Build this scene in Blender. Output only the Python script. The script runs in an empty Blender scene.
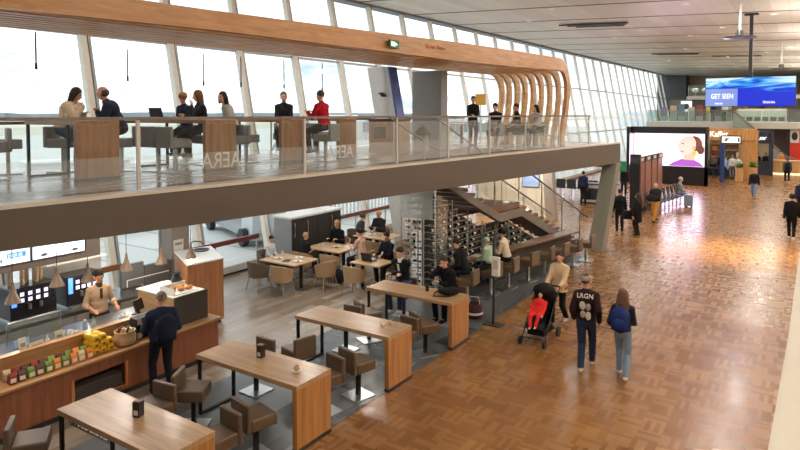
import bpy, bmesh, math, random
from mathutils import Vector, Matrix, Euler
random.seed(7)
S = bpy.context.scene
COL = S.collection
PI = math.pi
V = Vector

# ---------------------------------------------------------------- materials
MATS = {}
def lin(c):
    return tuple(((x / 12.92) if x <= .04045 else ((x + .055) / 1.055) ** 2.4) for x in c)
def hx(h):
    return lin(tuple(int(h[i:i + 2], 16) / 255 for i in (0, 2, 4)))
def newmat(name):
    m = bpy.data.materials.new(name); m.use_nodes = True
    nt = m.node_tree; b = nt.nodes['Principled BSDF']
    return m, nt, b
def nd(nt, t, **k):
    n = nt.nodes.new(t)
    for a, v in k.items():
        if a.startswith('i_'): n.inputs[a[2:].replace('_', ' ')].default_value = v
        else: setattr(n, a, v)
    return n
def mixc(nt, fac, a, b):
    n = nt.nodes.new('ShaderNodeMix'); n.data_type = 'RGBA'
    for s, v in ((0, fac), (6, a), (7, b)):
        if hasattr(v, 'links') or hasattr(v, 'is_linked'): nt.links.new(v, n.inputs[s])
        else: n.inputs[s].default_value = v if s == 0 else (*v[:3], 1)
    return n.outputs[2]
def mth(nt, op, a, b=None, c=None):
    n = nt.nodes.new('ShaderNodeMath'); n.operation = op
    for i, v in enumerate((a, b, c)):
        if v is None: continue
        if hasattr(v, 'is_linked'): nt.links.new(v, n.inputs[i])
        else: n.inputs[i].default_value = v
    return n.outputs[0]
def ocoord(nt, scale=(1, 1, 1), rot=(0, 0, 0)):
    t = nt.nodes.new('ShaderNodeTexCoord'); mp = nt.nodes.new('ShaderNodeMapping')
    mp.inputs['Scale'].default_value = scale; mp.inputs['Rotation'].default_value = rot
    nt.links.new(t.outputs['Object'], mp.inputs[0]); return mp.outputs[0]
def plain(hexc, rough=.6, metal=0, var=.12, scale=9, spec=.5, coat=0, bump=0):
    """one-colour surface with a little noise in tone and gloss"""
    key = ('plain', hexc, rough, metal, var, scale, spec, coat, bump)
    if key in MATS: return MATS[key]
    m, nt, b = newmat('surface_' + hexc)
    c = hx(hexc)
    no = nd(nt, 'ShaderNodeTexNoise', i_Scale=scale, i_Detail=3.0)
    nt.links.new(ocoord(nt), no.inputs['Vector'])
    lo = tuple(x * (1 - var) for x in c); hi = tuple(min(1, x * (1 + var)) for x in c)
    nt.links.new(mixc(nt, no.outputs[0], lo, hi), b.inputs['Base Color'])
    b.inputs['Roughness'].default_value = rough; b.inputs['Metallic'].default_value = metal
    b.inputs['Specular IOR Level'].default_value = spec
    if coat: b.inputs['Coat Weight'].default_value = coat; b.inputs['Coat Roughness'].default_value = .15
    if bump:
        bp = nd(nt, 'ShaderNodeBump', i_Strength=bump, i_Distance=.01)
        nt.links.new(no.outputs[0], bp.inputs['Height']); nt.links.new(bp.outputs[0], b.inputs['Normal'])
    MATS[key] = m; return m
def fabric(hexc): return plain(hexc, .88, 0, .16, 60, .2)
def skin(hexc='d9a98c'): return plain(hexc, .55, 0, .06, 30, .35)
def metal(hexc='b8babb', rough=.3): return plain(hexc, rough, 1, .06, 12)
def wood(hexa, hexb, axis='x', rough=.38, scale=1.0, coat=.25):
    key = ('wood', hexa, hexb, axis, rough, scale)
    if key in MATS: return MATS[key]
    m, nt, b = newmat('wood_' + hexa)
    sc = {'x': (.5, 7, 7), 'y': (7, .5, 7), 'z': (7, 7, .5)}[axis]
    v = ocoord(nt, tuple(s * scale for s in sc))
    no = nd(nt, 'ShaderNodeTexNoise', i_Scale=1.6, i_Detail=6.0, i_Roughness=.62, i_Distortion=.6)
    nt.links.new(v, no.inputs['Vector'])
    r = nd(nt, 'ShaderNodeValToRGB'); r.color_ramp.elements[0].position = .32; r.color_ramp.elements[1].position = .7
    r.color_ramp.elements[0].color = (*hx(hexa), 1); r.color_ramp.elements[1].color = (*hx(hexb), 1)
    nt.links.new(no.outputs[0], r.inputs[0]); nt.links.new(r.outputs[0], b.inputs['Base Color'])
    b.inputs['Roughness'].default_value = rough
    b.inputs['Coat Weight'].default_value = coat; b.inputs['Coat Roughness'].default_value = .2
    MATS[key] = m; return m
def glow(hexc, strength):
    key = ('glow', hexc, strength)
    if key in MATS: return MATS[key]
    m, nt, b = newmat('lit_' + hexc); c = hx(hexc)
    b.inputs['Base Color'].default_value = (*c, 1); b.inputs['Emission Color'].default_value = (*c, 1)
    b.inputs['Emission Strength'].default_value = strength; b.inputs['Roughness'].default_value = .3
    MATS[key] = m; return m
def glass(hexc='e9f1f0', veil=0.0, gloss=.07):
    """see-through pane: tinted transparency, a fresnel reflection and a thin milky veil"""
    key = ('glass', hexc, veil, gloss)
    if key in MATS: return MATS[key]
    m = bpy.data.materials.new('glass_' + hexc); m.use_nodes = True; nt = m.node_tree; nt.nodes.clear()
    out = nd(nt, 'ShaderNodeOutputMaterial'); tr = nd(nt, 'ShaderNodeBsdfTransparent'); gl = nd(nt, 'ShaderNodeBsdfGlossy')
    df = nd(nt, 'ShaderNodeBsdfDiffuse'); tr.inputs[0].default_value = (*hx(hexc), 1); gl.inputs['Roughness'].default_value = .02
    df.inputs[0].default_value = (.8, .83, .83, 1)
    fr = nd(nt, 'ShaderNodeLayerWeight', i_Blend=.25)
    f = mth(nt, 'MULTIPLY', fr.outputs[0], gloss * 6); f = mth(nt, 'MINIMUM', f, .6)
    a = nd(nt, 'ShaderNodeMixShader'); nt.links.new(f, a.inputs[0]); nt.links.new(tr.outputs[0], a.inputs[1]); nt.links.new(gl.outputs[0], a.inputs[2])
    c = nd(nt, 'ShaderNodeMixShader'); c.inputs[0].default_value = veil
    nt.links.new(a.outputs[0], c.inputs[1]); nt.links.new(df.outputs[0], c.inputs[2]); nt.links.new(c.outputs[0], out.inputs[0])
    MATS[key] = m; return m

OAK = wood('97734f', 'c09c72', 'x'); OAKZ = wood('94602f', 'bd8449', 'z'); OAKY = wood('8a5430', 'a8703f', 'y')
STEEL = metal('c4c6c6', .28); BLACKM = plain('1c1b1b', .4, .6); CHROME = metal('d8d8d8', .12)
WHITE = plain('efefec', .45); DARK = plain('232323', .5)

# ---------------------------------------------------------------- meshes
class MB:
    def __init__(s): s.v = []; s.f = []; s.m = []; s.mi = 0
    def add(s, vs, fs):
        o = len(s.v); s.v += [tuple(v) for v in vs]; s.f += [tuple(i + o for i in f) for f in fs]; s.m += [s.mi] * len(fs); return s
    def box(s, c, d, rz=0, R=None):
        R = R or Matrix.Rotation(rz, 3, 'Z'); c = V(c)
        vs = [c + R @ V((x * d[0] / 2, y * d[1] / 2, z * d[2] / 2)) for x, y, z in
              ((-1, -1, -1), (1, -1, -1), (1, 1, -1), (-1, 1, -1), (-1, -1, 1), (1, -1, 1), (1, 1, 1), (-1, 1, 1))]
        return s.add(vs, [(3, 2, 1, 0), (4, 5, 6, 7), (0, 1, 5, 4), (1, 2, 6, 5), (2, 3, 7, 6), (3, 0, 4, 7)])
    def b2(s, x0, x1, y0, y1, z0, z1):
        return s.box(((x0 + x1) / 2, (y0 + y1) / 2, (z0 + z1) / 2), (abs(x1 - x0), abs(y1 - y0), abs(z1 - z0)))
    def bar(s, a, b, w, h=None):
        """square bar from a to b"""
        a, b = V(a), V(b); d = b - a; h = h or w
        R = d.to_track_quat('Y', 'Z').to_matrix()
        return s.box((a + b) / 2, (w, d.length, h), R=R)
    def prism(s, poly, z0, z1):
        n = len(poly); z0 = z0 if isinstance(z0, (list, tuple)) else [z0] * n; z1 = z1 if isinstance(z1, (list, tuple)) else [z1] * n
        if sum(poly[i][0] * poly[(i + 1) % n][1] - poly[(i + 1) % n][0] * poly[i][1] for i in range(n)) < 0:
            poly = poly[::-1]; z0 = z0[::-1]; z1 = z1[::-1]
        vs = [(p[0], p[1], z0[i]) for i, p in enumerate(poly)] + [(p[0], p[1], z1[i]) for i, p in enumerate(poly)]
        return s.add(vs, [tuple(range(n))[::-1], tuple(range(n, 2 * n))] + [(i, (i + 1) % n, n + (i + 1) % n, n + i) for i in range(n)])
    def extrude(s, poly, d):
        """3-D outline swept by vector d"""
        n = len(poly); d = V(d); vs = [V(p) for p in poly] + [V(p) + d for p in poly]
        return s.add(vs, [tuple(range(n))[::-1], tuple(range(n, 2 * n))] + [(i, (i + 1) % n, n + (i + 1) % n, n + i) for i in range(n)])
    def rings(s, rs, cap=True):
        n = len(rs[0]); vs = [p for r in rs for p in r]; fs = []
        for k in range(len(rs) - 1):
            fs += [(k * n + i, k * n + (i + 1) % n, (k + 1) * n + (i + 1) % n, (k + 1) * n + i) for i in range(n)]
        if cap: fs += [tuple(range(n))[::-1], tuple(range((len(rs) - 1) * n, len(rs) * n))]
        return s.add(vs, fs)
    def lathe(s, prof, c=(0, 0, 0), n=20, R=None):
        c = V(c); R = R or Matrix.Identity(3)
        return s.rings([[c + R @ V((r * math.cos(2 * PI * i / n), r * math.sin(2 * PI * i / n), z)) for i in range(n)] for r, z in prof])
    def cyl(s, a, b, r, r2=None, n=14):
        a, b = V(a), V(b); R = (b - a).to_track_quat('Z', 'Y').to_matrix(); r2 = r if r2 is None else r2
        return s.lathe([(r, 0), (r2, (b - a).length)], a, n, R)
    def tube(s, pts, r, n=8):
        pts = [V(p) for p in pts]; rs = []
        for i, p in enumerate(pts):
            d = (pts[min(i + 1, len(pts) - 1)] - pts[max(i - 1, 0)]).normalized()
            R = d.to_track_quat('Z', 'Y').to_matrix()
            rs.append([p + R @ V((r * math.cos(2 * PI * k / n), r * math.sin(2 * PI * k / n), 0)) for k in range(n)])
        return s.rings(rs)
    def ell(s, c, r, R=None, n=14, k=9):
        r = (r, r, r) if isinstance(r, (int, float)) else r
        R = R or Matrix.Identity(3); c = V(c); rs = []
        for j in range(k):
            t = PI * (j + .5) / k - PI / 2
            t = max(-PI / 2 + .12, min(PI / 2 - .12, -PI / 2 + PI * j / (k - 1)))
            rs.append([c + R @ V((r[0] * math.cos(t) * math.cos(2 * PI * i / n), r[1] * math.cos(t) * math.sin(2 * PI * i / n), r[2] * math.sin(t))) for i in range(n)])
        return s.rings(rs)
    def cap(s, a, b, ra, rb, n=12):
        """round cone: tapered limb with rounded ends"""
        a, b = V(a), V(b); d = b - a; L = max(d.length, 1e-4)
        R = d.to_track_quat('Z', 'Y').to_matrix() if d.length > 1e-4 else Matrix.Identity(3)
        pr = [(ra * math.cos(t), -ra * math.sin(t)) for t in (1.45, 1.0, .5)] + [(ra, 0), (rb, L)] + [(rb * math.cos(t), L + rb * math.sin(t)) for t in (.5, 1.0, 1.45)]
        return s.lathe(pr, a, n, R)
    def mesh(s, name, mats=(), smooth=0):
        me = bpy.data.meshes.new(name); me.from_pydata(s.v, [], s.f); me.update()
        for m in (mats if isinstance(mats, (list, tuple)) else [mats]): me.materials.append(m)
        if any(s.m): me.polygons.foreach_set('material_index', s.m)
        if smooth:
            me.polygons.foreach_set('use_smooth', [True] * len(me.polygons)); me.set_sharp_from_angle(angle=math.radians(smooth))
        return me
    def build(s, name, mats, parent=None, smooth=40, bev=0, loc=None):
        o = bpy.data.objects.new(name, s.mesh(name, mats, smooth)); COL.objects.link(o)
        if parent: o.parent = parent
        if loc: o.location = loc
        if bev:
            b = o.modifiers.new('b', 'BEVEL'); b.width = bev; b.segments = 2; b.limit_method = 'ANGLE'
        return o
def tag(o, label=None, cat=None, group=None, kind=None):
    for k, v in (('label', label), ('category', cat), ('group', group), ('kind', kind)):
        if v: o[k] = v
    return o
def thing(name, label, cat, loc=(0, 0, 0), rz=0, group=None):
    o = bpy.data.objects.new(name, None); COL.objects.link(o); o.location = loc; o.rotation_euler = (0, 0, rz); o.empty_display_size = .1
    return tag(o, label, cat, group)
def struct(name, mb, mats, parent=None, smooth=0, bev=0):
    o = mb.build(name, mats, parent, smooth, bev)
    if not parent: o['kind'] = 'structure'
    return o
def dup(root, loc, rz=0, label=None, group=None, mats=None):
    def cp(o, par):
        c = o.copy(); COL.objects.link(c); c.parent = par
        for ch in [k for k in KIDS.get(o.name, [])]: cp(ch, c)
        return c
    if not KIDS.get('_ok'):
        pass
    KIDS.clear()
    for o in bpy.data.objects:
        if o.parent: KIDS.setdefault(o.parent.name, []).append(o)
    r = cp(root, None); r.location = loc; r.rotation_euler = (0, 0, rz)
    tag(r, label, None, group)
    return r
KIDS = {}
def text(body, size, mat, name, parent=None, M=None, ext=.004, align='LEFT', squash=1.0):
    cu = bpy.data.curves.new(name, 'FONT'); cu.body = body; cu.size = size; cu.extrude = ext; cu.align_x = align
    cu.resolution_u = 3; cu.space_character = 1.0
    t = bpy.data.objects.new(name + '_c', cu); COL.objects.link(t)
    me = bpy.data.meshes.new_from_object(t.evaluated_get(bpy.context.evaluated_depsgraph_get()))
    bpy.data.objects.remove(t); bpy.data.curves.remove(cu)
    me.name = name
    if squash != 1.0: me.transform(Matrix.Diagonal((squash, 1, 1, 1)))
    if M: me.transform(M)
    me.materials.clear(); me.materials.append(mat)
    o = bpy.data.objects.new(name, me); COL.objects.link(o)
    if parent: o.parent = parent
    return o
def face_M(loc, facing):
    """matrix that stands text upright at loc, readable from the side it faces (angle of its outward normal, 0 = -Y)"""
    return Matrix.Translation(loc) @ Matrix.Rotation(facing, 4, 'Z') @ Matrix.Rotation(PI / 2, 4, 'X')

def area(name, loc, size, power, color=(1, .95, .87), rot=(0, 0, 0), spread=PI):
    l = bpy.data.lights.new(name, 'AREA'); l.shape = 'RECTANGLE' if isinstance(size, tuple) else 'DISK'
    if isinstance(size, tuple): l.size, l.size_y = size
    else: l.size = size
    l.energy = power; l.color = color; l.spread = spread
    o = bpy.data.objects.new(name, l); COL.objects.link(o); o.location = loc; o.rotation_euler = rot; return o

# ---------------------------------------------------------------- people
def fuse(mb, voxel, name, smooth_it=4):
    """union of overlapping volumes as one continuous smooth skin"""
    me = mb.mesh('tmp'); o = bpy.data.objects.new('tmp', me); COL.objects.link(o)
    r = o.modifiers.new('r', 'REMESH'); r.mode = 'VOXEL'; r.voxel_size = voxel
    s_ = o.modifiers.new('s', 'SMOOTH'); s_.factor = .5; s_.iterations = smooth_it
    out = bpy.data.meshes.new_from_object(o.evaluated_get(bpy.context.evaluated_depsgraph_get()))
    bpy.data.objects.remove(o); bpy.data.meshes.remove(me)
    out.name = name; out.polygons.foreach_set('use_smooth', [True] * len(out.polygons)); return out
def put(me, name, mat, parent=None):
    me.materials.clear(); me.materials.append(mat)
    o = bpy.data.objects.new(name, me); COL.objects.link(o)
    if parent: o.parent = parent
    return o
def ik(A, T, l1, l2, hint):
    A, T = V(A), V(T); d = T - A; L = d.length
    if L > (l1 + l2) * .995: T = A + d.normalized() * (l1 + l2) * .995; d = T - A; L = d.length
    x = (l1 * l1 - l2 * l2 + L * L) / (2 * L); h = math.sqrt(max(l1 * l1 - x * x, 0)); u = d.normalized()
    hn = V(hint); hn = (hn - u * hn.dot(u)).normalized()
    return A + u * x + hn * h, T
VOX = (.010, .014, .020)
def person(label, loc, face, H=1.74, pose='stand', top='303236', bottom='24262c', shoe='22201f', hair='3a2a1e', style='short', lod=1,
           hl=None, hr=None, lean=0, turn=0, nod=0, seat=.46, sleeve='long', coat=0, skn='d4a488', feet=None, puff=.0, cat='person',
           under=None, cap=None, wide=1.0, group=None, cross=False):
    s = H / 1.74; w = wide; vx = VOX[lod]; puff *= .6
    sit = pose == 'sit'
    hz = {'stand': .92 * s, 'walk': .895 * s, 'sit': seat + .152}[pose]
    P = V((0, 0, hz)); la = math.radians(lean)
    sp = V((0, math.sin(la), math.cos(la))); fw = V((0, math.cos(la), -math.sin(la)))
    Wst = P + sp * .17 * s; C = P + sp * .33 * s; SH = P + sp * .475 * s; NB = P + sp * .52 * s
    HC = P + sp * (.60 * s) + V((0, .016 + .03 * math.sin(la), .085 * s))
    Rh = Matrix.Rotation(math.radians(turn), 3, 'Z') @ Matrix.Rotation(-math.radians(nod), 3, 'X')
    hs = s * 1.07
    hd = lambda x, y, z: HC + Rh @ V((x * hs, y * hs, z * hs))
    hips = [P + V((-.085 * s * w, 0, -.01)), P + V((.085 * s * w, 0, -.01))]
    if feet is None:
        if pose == 'stand': feet = [(-.10, 0, 0), (.10, .03, 0)]
        elif pose == 'walk': feet = [(-.07, .27, 0), (.07, -.27, .05)]
        else: feet = [(-.11, .43, 0), (.11, .40, 0)]
    an = [V((f[0] * s, f[1] * (s if not sit else 1), f[2] + .085 * s)) for f in feet]
    lt, ls = .43 * s, .425 * s
    legs = []
    for i in (0, 1):
        kn, a2 = ik(hips[i], an[i], lt, ls, (0.12 * (-1 if i == 0 else 1) * (2 if sit else .3), 1, .8 if sit else .1)); legs.append((hips[i], kn, a2))
    shs = [SH + V((-.158 * s * w, 0, -.03)), SH + V((.158 * s * w, 0, -.03))]
    if hl is None: hl = (-.225 * w, .05 if pose != 'walk' else -.14, hz / s - .085 if not sit else hz / s + .12) if not sit else (-.12, .36, (seat + .2) / s)
    if hr is None: hr = (.225 * w, .05 if pose != 'walk' else .18, hz / s - .07 if not sit else hz / s + .12) if not sit else (.12, .36, (seat + .2) / s)
    arms = []
    for i, h in ((0, hl), (1, hr)):
        t = V(h) * s; sx = -1 if i == 0 else 1; up = t.z > shs[i].z - .12 * s
        el, wr = ik(shs[i], t, .285 * s, .255 * s, (sx * .30, -.9, -.35) if not up else (sx * .25, .25, -1)); arms.append((shs[i], el, wr))
    # --- body: one continuous skin
    b = MB()
    b.ell(P + sp * .02, (.155 * s * w, .112 * s * w, .12 * s)); [b.ell(P.lerp(C, q), (.142 * s * w, .100 * s * (1 + (w - 1) * .8), .10 * s)) for q in (.15, .4, .65, .9)]
    b.ell(Wst, (.138 * s * w, .098 * s * w, .14 * s)); b.ell(C + sp * .02, (.158 * s * w, .108 * s * w, .17 * s)); b.cap(shs[0], shs[1], .05 * s, .05 * s)
    for q in shs: b.cap(NB - sp * .02 - fw * .01, q, .052 * s, .055 * s)
    b.cap(NB - sp * .04, HC - V((0, .012, .05)) * s, .055 * s, .05 * s)
    b.ell(hd(0, -.008, .022), (.075 * hs, .093 * hs, .092 * hs), Rh); b.ell(hd(0, .022, -.045), (.056 * hs, .064 * hs, .066 * hs), Rh)
    b.cap(hd(0, .088, .012), hd(0, .104, -.022), .011 * hs, .016 * hs, 8)
    for sx in (-1, 1):
        b.ell(hd(sx * .078, -.005, -.012), (.012 * hs, .022 * hs, .034 * hs), Rh, 8, 6)
    for (a, k, c) in legs:
        b.cap(a, k, .083 * s * w, .055 * s, 12); b.cap(k, c, .055 * s, .036 * s, 12); b.cap(c, c + V((0, .10 * s, -.045 * s)), .036 * s, .03 * s)
    fr = max(.0088, vx * .72) * (1 if lod else 1)
    for i, (a, e, wr) in enumerate(arms):
        b.cap(a, e, .05 * s, .04 * s, 12); b.cap(e, wr, .04 * s, .027 * s, 12)
        d = (wr - e).normalized(); inward = V((1 if i == 0 else -1, .15, 0))
        if abs(d.z) < .6: inward = V((0, 0, -1))
        n_ = (inward - d * inward.dot(d)).normalized(); sd = d.cross(n_)
        if i == 0: sd = -sd
        Rm = Matrix((sd, d, n_)).transposed()
        b.ell(wr + d * .05 * s, (.040 * s, .055 * s, .018 * s), Rm, 10, 7)
        for q, L in ((-.030, .062), (-.010, .075), (.010, .078), (.030, .068)):
            p0 = wr + d * .085 * s + sd * q * s; p1 = p0 + (d * .9 + n_ * .35) * L * .55 * s; p2 = p1 + (d * .6 + n_ * .75) * L * .5 * s
            b.cap(p0, p1, fr, fr, 6); b.cap(p1, p2, fr, fr * .9, 6)
        p0 = wr + d * .03 * s + sd * .035 * s; p1 = p0 + (d * .6 + sd * .55 + n_ * .3) * .045 * s
        b.cap(p0, p1, fr * 1.2, fr * 1.05, 6); b.cap(p1, p1 + (d * .85 + n_ * .4) * .035 * s, fr * 1.05, fr, 6)
    body = put(fuse(b, vx, 'person'), 'person', skin(skn))
    body.location = V(loc) + (Matrix.Rotation(math.radians(face), 3, 'Z') @ V((0, .05 if sit else 0, 0))); body.rotation_euler = (0, 0, math.radians(face)); tag(body, label, cat, group)
    # --- top
    t = MB(); g = .016 + puff
    [t.ell(P.lerp(C, q), (.146 * s * w + g, .102 * s * (1 + (w - 1) * .8) + g, .10 * s)) for q in (.12, .35, .6, .85, 1.0)]
    t.ell(Wst, (.142 * s * w + g, .102 * s * w + g, .15 * s)); t.ell(C + sp * .02, (.158 * s * w + g, .108 * s * w + g, .17 * s + g)); [t.cap(NB - sp * .035 - fw * .01, q, .052 * s + g, .056 * s + g) for q in shs]; t.cap(shs[0], shs[1], .05 * s + g, .05 * s + g)
    t.ell(P + sp * .05, (.155 * s * w + g, .112 * s * w + g, .10 * s)); t.cap(NB - sp * .05, NB - sp * .0, .07 * s + g * .6, .062 * s + g * .5)
    if coat and not sit: t.rings([[P + V((.165 * s * w * k * math.cos(q * PI / 8), .13 * s * k * math.sin(q * PI / 8), z)) for q in range(16)] for z, k in ((.1, 1), (-coat * .5, 1.08), (-coat, 1.2))])
    for (a, e, wr) in arms:
        t.cap(a, e if sleeve != 'short' else a.lerp(e, .8), .050 * s + g, .042 * s + g * .8, 12)
        if sleeve == 'long': t.cap(e, e.lerp(wr, .97), .042 * s + g * .8, .031 * s + g * .6, 12)
        if sleeve == 'roll': t.cap(e, e.lerp(wr, .35), .044 * s + g, .04 * s + g, 12)
    put(fuse(t, max(vx, .013), 'top'), {'long': 'jacket', 'short': 'shirt', 'roll': 'shirt'}[sleeve], fabric(top), body)
    if under:
        u = MB(); u.cap(NB - sp * .03, NB + sp * .015, .072 * s + g * .6, .064 * s + g * .3); u.box(C + fw * (.108 * s * w + g) + sp * .06, (.05, .02, .2), R=Matrix.Rotation(-la, 3, 'X'))
        put(fuse(u, .012, 'collar', 2), 'collar', fabric(under), body)
    # --- trousers
    u = MB(); u.ell(P - V((0, 0, .01)), (.158 * s * w + .010, .116 * s * w + .010, .115 * s))
    for (a, k, c) in legs:
        u.cap(a, k, .085 * s * w + .010, .062 * s + .010, 12); u.cap(k, k.lerp(c, .95), .062 * s + .010, .046 * s + .012, 12)
    put(fuse(u, max(vx, .013), 'trousers'), 'trousers', fabric(bottom), body)
    # --- shoes
    for i, (a, k, c) in enumerate(legs):
        sh = MB(); z0 = c.z - .085 * s; tip = -.0 if not (pose == 'walk' and feet[i][2] > 0) else -.05
        sh.ell((c.x, c.y + .05 * s, max(z0 + .045 * s, .035)), (.046 * s, .135 * s, .042 * s), Matrix.Rotation(-.25 if tip else 0, 3, 'X'), 12, 8)
        sh.cap((c.x, c.y, c.z), (c.x, c.y - .01, z0 + .05 * s), .045 * s, .05 * s, 10)
        put(fuse(sh, .014, 'shoe', 2), 'shoe', fabric(shoe), body)
    # --- hair and face
    if style != 'bald':
        h = MB()
        h.ell(hd(0, -.021, .044), (.083 * hs, .098 * hs, .094 * hs), Rh)
        if style == 'thin': h = MB(); h.ell(hd(0, -.034, .0), (.082 * hs, .083 * hs, .072 * hs), Rh)
        if style in ('long', 'mid'):
            L = .30 if style == 'long' else .14
            h.cap(hd(-.045, -.05, .0), HC + V((-.06 * hs, -.085 * s - L * .25 * math.sin(la) * 0, -L * hs)), .055 * hs, .05 * hs); h.cap(hd(.045, -.05, .0), HC + V((.06 * hs, -.085 * hs, -L * hs)), .055 * hs, .05 * hs)
            h.cap(hd(0, -.06, .0), HC + V((0, -.105 * hs, -(L + .04) * hs)), .06 * hs, .05 * hs)
            for sx in (-1, 1): h.cap(hd(sx * .068, .01, .03), hd(sx * .075, -.01, -.10), .03 * hs, .03 * hs)
        if style == 'long': [h.ell(HC + V((sx * .075 * s, -.07 * s, -.16 * s)), (.055 * s, .05 * s, .13 * s)) for sx in (-1, 1)]
        if style == 'bun': h.ell(hd(0, -.115, .06), .042 * hs); 
        if style == 'tail': h.cap(hd(0, -.10, .03), hd(0, -.15, -.13), .035 * hs, .025 * hs)
        if style == 'curly': h.ell(hd(0, -.02, .05), (.10 * hs, .112 * hs, .10 * hs), Rh)
        put(fuse(h, .014 if lod == 0 else .018, 'hair', 3), 'hair', plain(hair, .75, 0, .25, 40, .3), body)
    if cap:
        h = MB(); h.ell(hd(0, -.018, .05), (.088 * hs, .103 * hs, .082 * hs), Rh); h.ell(hd(0, .10, .05), (.07 * hs, .075 * hs, .012 * hs), Rh)
        put(fuse(h, .011, 'cap', 2), 'cap', fabric(cap), body)
    if lod < 2:
        for sx in (-1, 1):
            e = MB(); e.ell(hd(sx * .031, .079, .012), (.014 * s, .010 * s, .008 * s), Rh, 8, 6); e.build('eye', plain('2a201c', .3), body, 60)
        e = MB(); e.ell(hd(0, .079, -.062), (.024 * s, .009 * s, .006 * s), Rh, 8, 6); e.build('mouth', plain('9c5a50', .5), body, 60)
    return body
# ================================================================ SETTING
def pl(pts, y):
    """piecewise linear look-up of (y, value) pairs"""
    if y <= pts[0][0]: return pts[0][1] + (y - pts[0][0]) * (pts[1][1] - pts[0][1]) / (pts[1][0] - pts[0][0])
    for a, b in zip(pts, pts[1:]):
        if y <= b[0]: return a[1] + (y - a[0]) * (b[1] - a[1]) / (b[0] - a[0])
    return pts[-1][1]
MF = 3.62                                            # mezzanine floor level
EDGE = [(-6, -8.75), (0, -8.2), (3.5, -7.8), (6, -7.53), (8, -7.36), (11, -7.15), (15.5, -6.82), (20, -6.32), (24.1, -5.8)]
UNDER = [(-6, 3.12), (3.4, 3.10), (11, 2.98), (15.5, 2.91), (24.1, 2.86)]
def parquet(name, cell, n, tones, rough, basket=True, dirv=0):
    m, nt, b = newmat(name); L = nt.links
    t = nd(nt, 'ShaderNodeTexCoord'); sx = nd(nt, 'ShaderNodeSeparateXYZ'); L.new(t.outputs['Object'], sx.inputs[0])
    x, y = sx.outputs[0], sx.outputs[1]
    if basket:
        u, v = mth(nt, 'DIVIDE', x, cell), mth(nt, 'DIVIDE', y, cell)
        fu, fv = mth(nt, 'FLOOR', u), mth(nt, 'FLOOR', v)
        par = mth(nt, 'FLOORED_MODULO', mth(nt, 'ADD', fu, fv), 2.0)
        fru, frv = mth(nt, 'FRACT', u), mth(nt, 'FRACT', v)
        q = mth(nt, 'ADD', mth(nt, 'MULTIPLY', fru, par), mth(nt, 'MULTIPLY', frv, mth(nt, 'SUBTRACT', 1.0, par)))
        strip = mth(nt, 'FLOOR', mth(nt, 'MULTIPLY', q, n)); g = mth(nt, 'FRACT', mth(nt, 'MULTIPLY', q, n))
    else:
        fu = mth(nt, 'FLOOR', mth(nt, 'DIVIDE', x, cell)); off = nd(nt, 'ShaderNodeTexWhiteNoise'); off.noise_dimensions = '1D'; L.new(fu, off.inputs['W'])
        fv = mth(nt, 'FLOOR', mth(nt, 'ADD', mth(nt, 'DIVIDE', y, n), mth(nt, 'MULTIPLY', off.outputs[0], 5.0))); strip = fv; g = mth(nt, 'FRACT', mth(nt, 'DIVIDE', x, cell))
    cb = nd(nt, 'ShaderNodeCombineXYZ')
    for i, s_ in enumerate((fu, fv, strip)): L.new(s_, cb.inputs[i])
    wn = nd(nt, 'ShaderNodeTexWhiteNoise'); L.new(cb.outputs[0], wn.inputs['Vector'])
    c2 = nd(nt, 'ShaderNodeCombineXYZ'); L.new(fu, c2.inputs[0]); L.new(fv, c2.inputs[1]); wb = nd(nt, 'ShaderNodeTexWhiteNoise'); L.new(c2.outputs[0], wb.inputs['Vector'])
    val = mth(nt, 'ADD', mth(nt, 'MULTIPLY', wn.outputs[0], .55), mth(nt, 'MULTIPLY', wb.outputs[0], .45))
    r = nd(nt, 'ShaderNodeValToRGB'); cr = r.color_ramp
    cr.elements[0].position = .1; cr.elements[1].position = .95
    cr.elements[0].color = (*hx(tones[0]), 1); cr.elements[1].color = (*hx(tones[-1]), 1)
    for i, tn in enumerate(tones[1:-1]): e = cr.elements.new(.1 + .85 * (i + 1) / (len(tones) - 1)); e.color = (*hx(tn), 1)
    L.new(val, r.inputs[0])
    gap = mth(nt, 'LESS_THAN', g, .045)
    no = nd(nt, 'ShaderNodeTexNoise', i_Scale=.35, i_Detail=4.0); L.new(t.outputs['Object'], no.inputs['Vector'])
    wear = mixc(nt, mth(nt, 'MULTIPLY', no.outputs[0], .35), r.outputs[0], hx(tones[0]))
    L.new(mixc(nt, mth(nt, 'MULTIPLY', gap, .28), wear, (.03, .015, .008)), b.inputs['Base Color'])
    L.new(mth(nt, 'ADD', mth(nt, 'MULTIPLY', wn.outputs[0], .14), rough), b.inputs['Roughness'])
    bp = nd(nt, 'ShaderNodeBump', i_Strength=.12, i_Distance=.004); L.new(val, bp.inputs['Height']); L.new(bp.outputs[0], b.inputs['Normal'])
    b.inputs['Specular IOR Level'].default_value = .5
    return m
PARQ = parquet('basket_parquet', .33, 5.0, ('744c27', '81572d', '8b6134', '997040'), .20)
PLANK = parquet('oak_planks', .19, 1.5, ('7d6f61', '928373', 'a69a8a'), .2, False)
SLATE = parquet('slate_planks', .3, 1.2, ('474849', '515355', '5c5f61'), .24, False)
MEZF = parquet('mezzanine_planks', .22, 1.6, ('7c7268', '8f857a', 'a3988b'), .17, False)
f = MB(); f.b2(-5.85, 7, -6, 94, -.2, 0); f.b2(-14.4, -5.85, 20.4, 94, -.2, 0); struct('floor', f, PARQ)
f = MB(); f.b2(-8.55, -5.85, -6, 20.4, -.2, 0); struct('floor_seating', f, SLATE)
f = MB(); f.b2(-14.4, -8.55, -6, 20.4, -.2, 0); struct('floor_lounge', f, PLANK)
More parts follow.
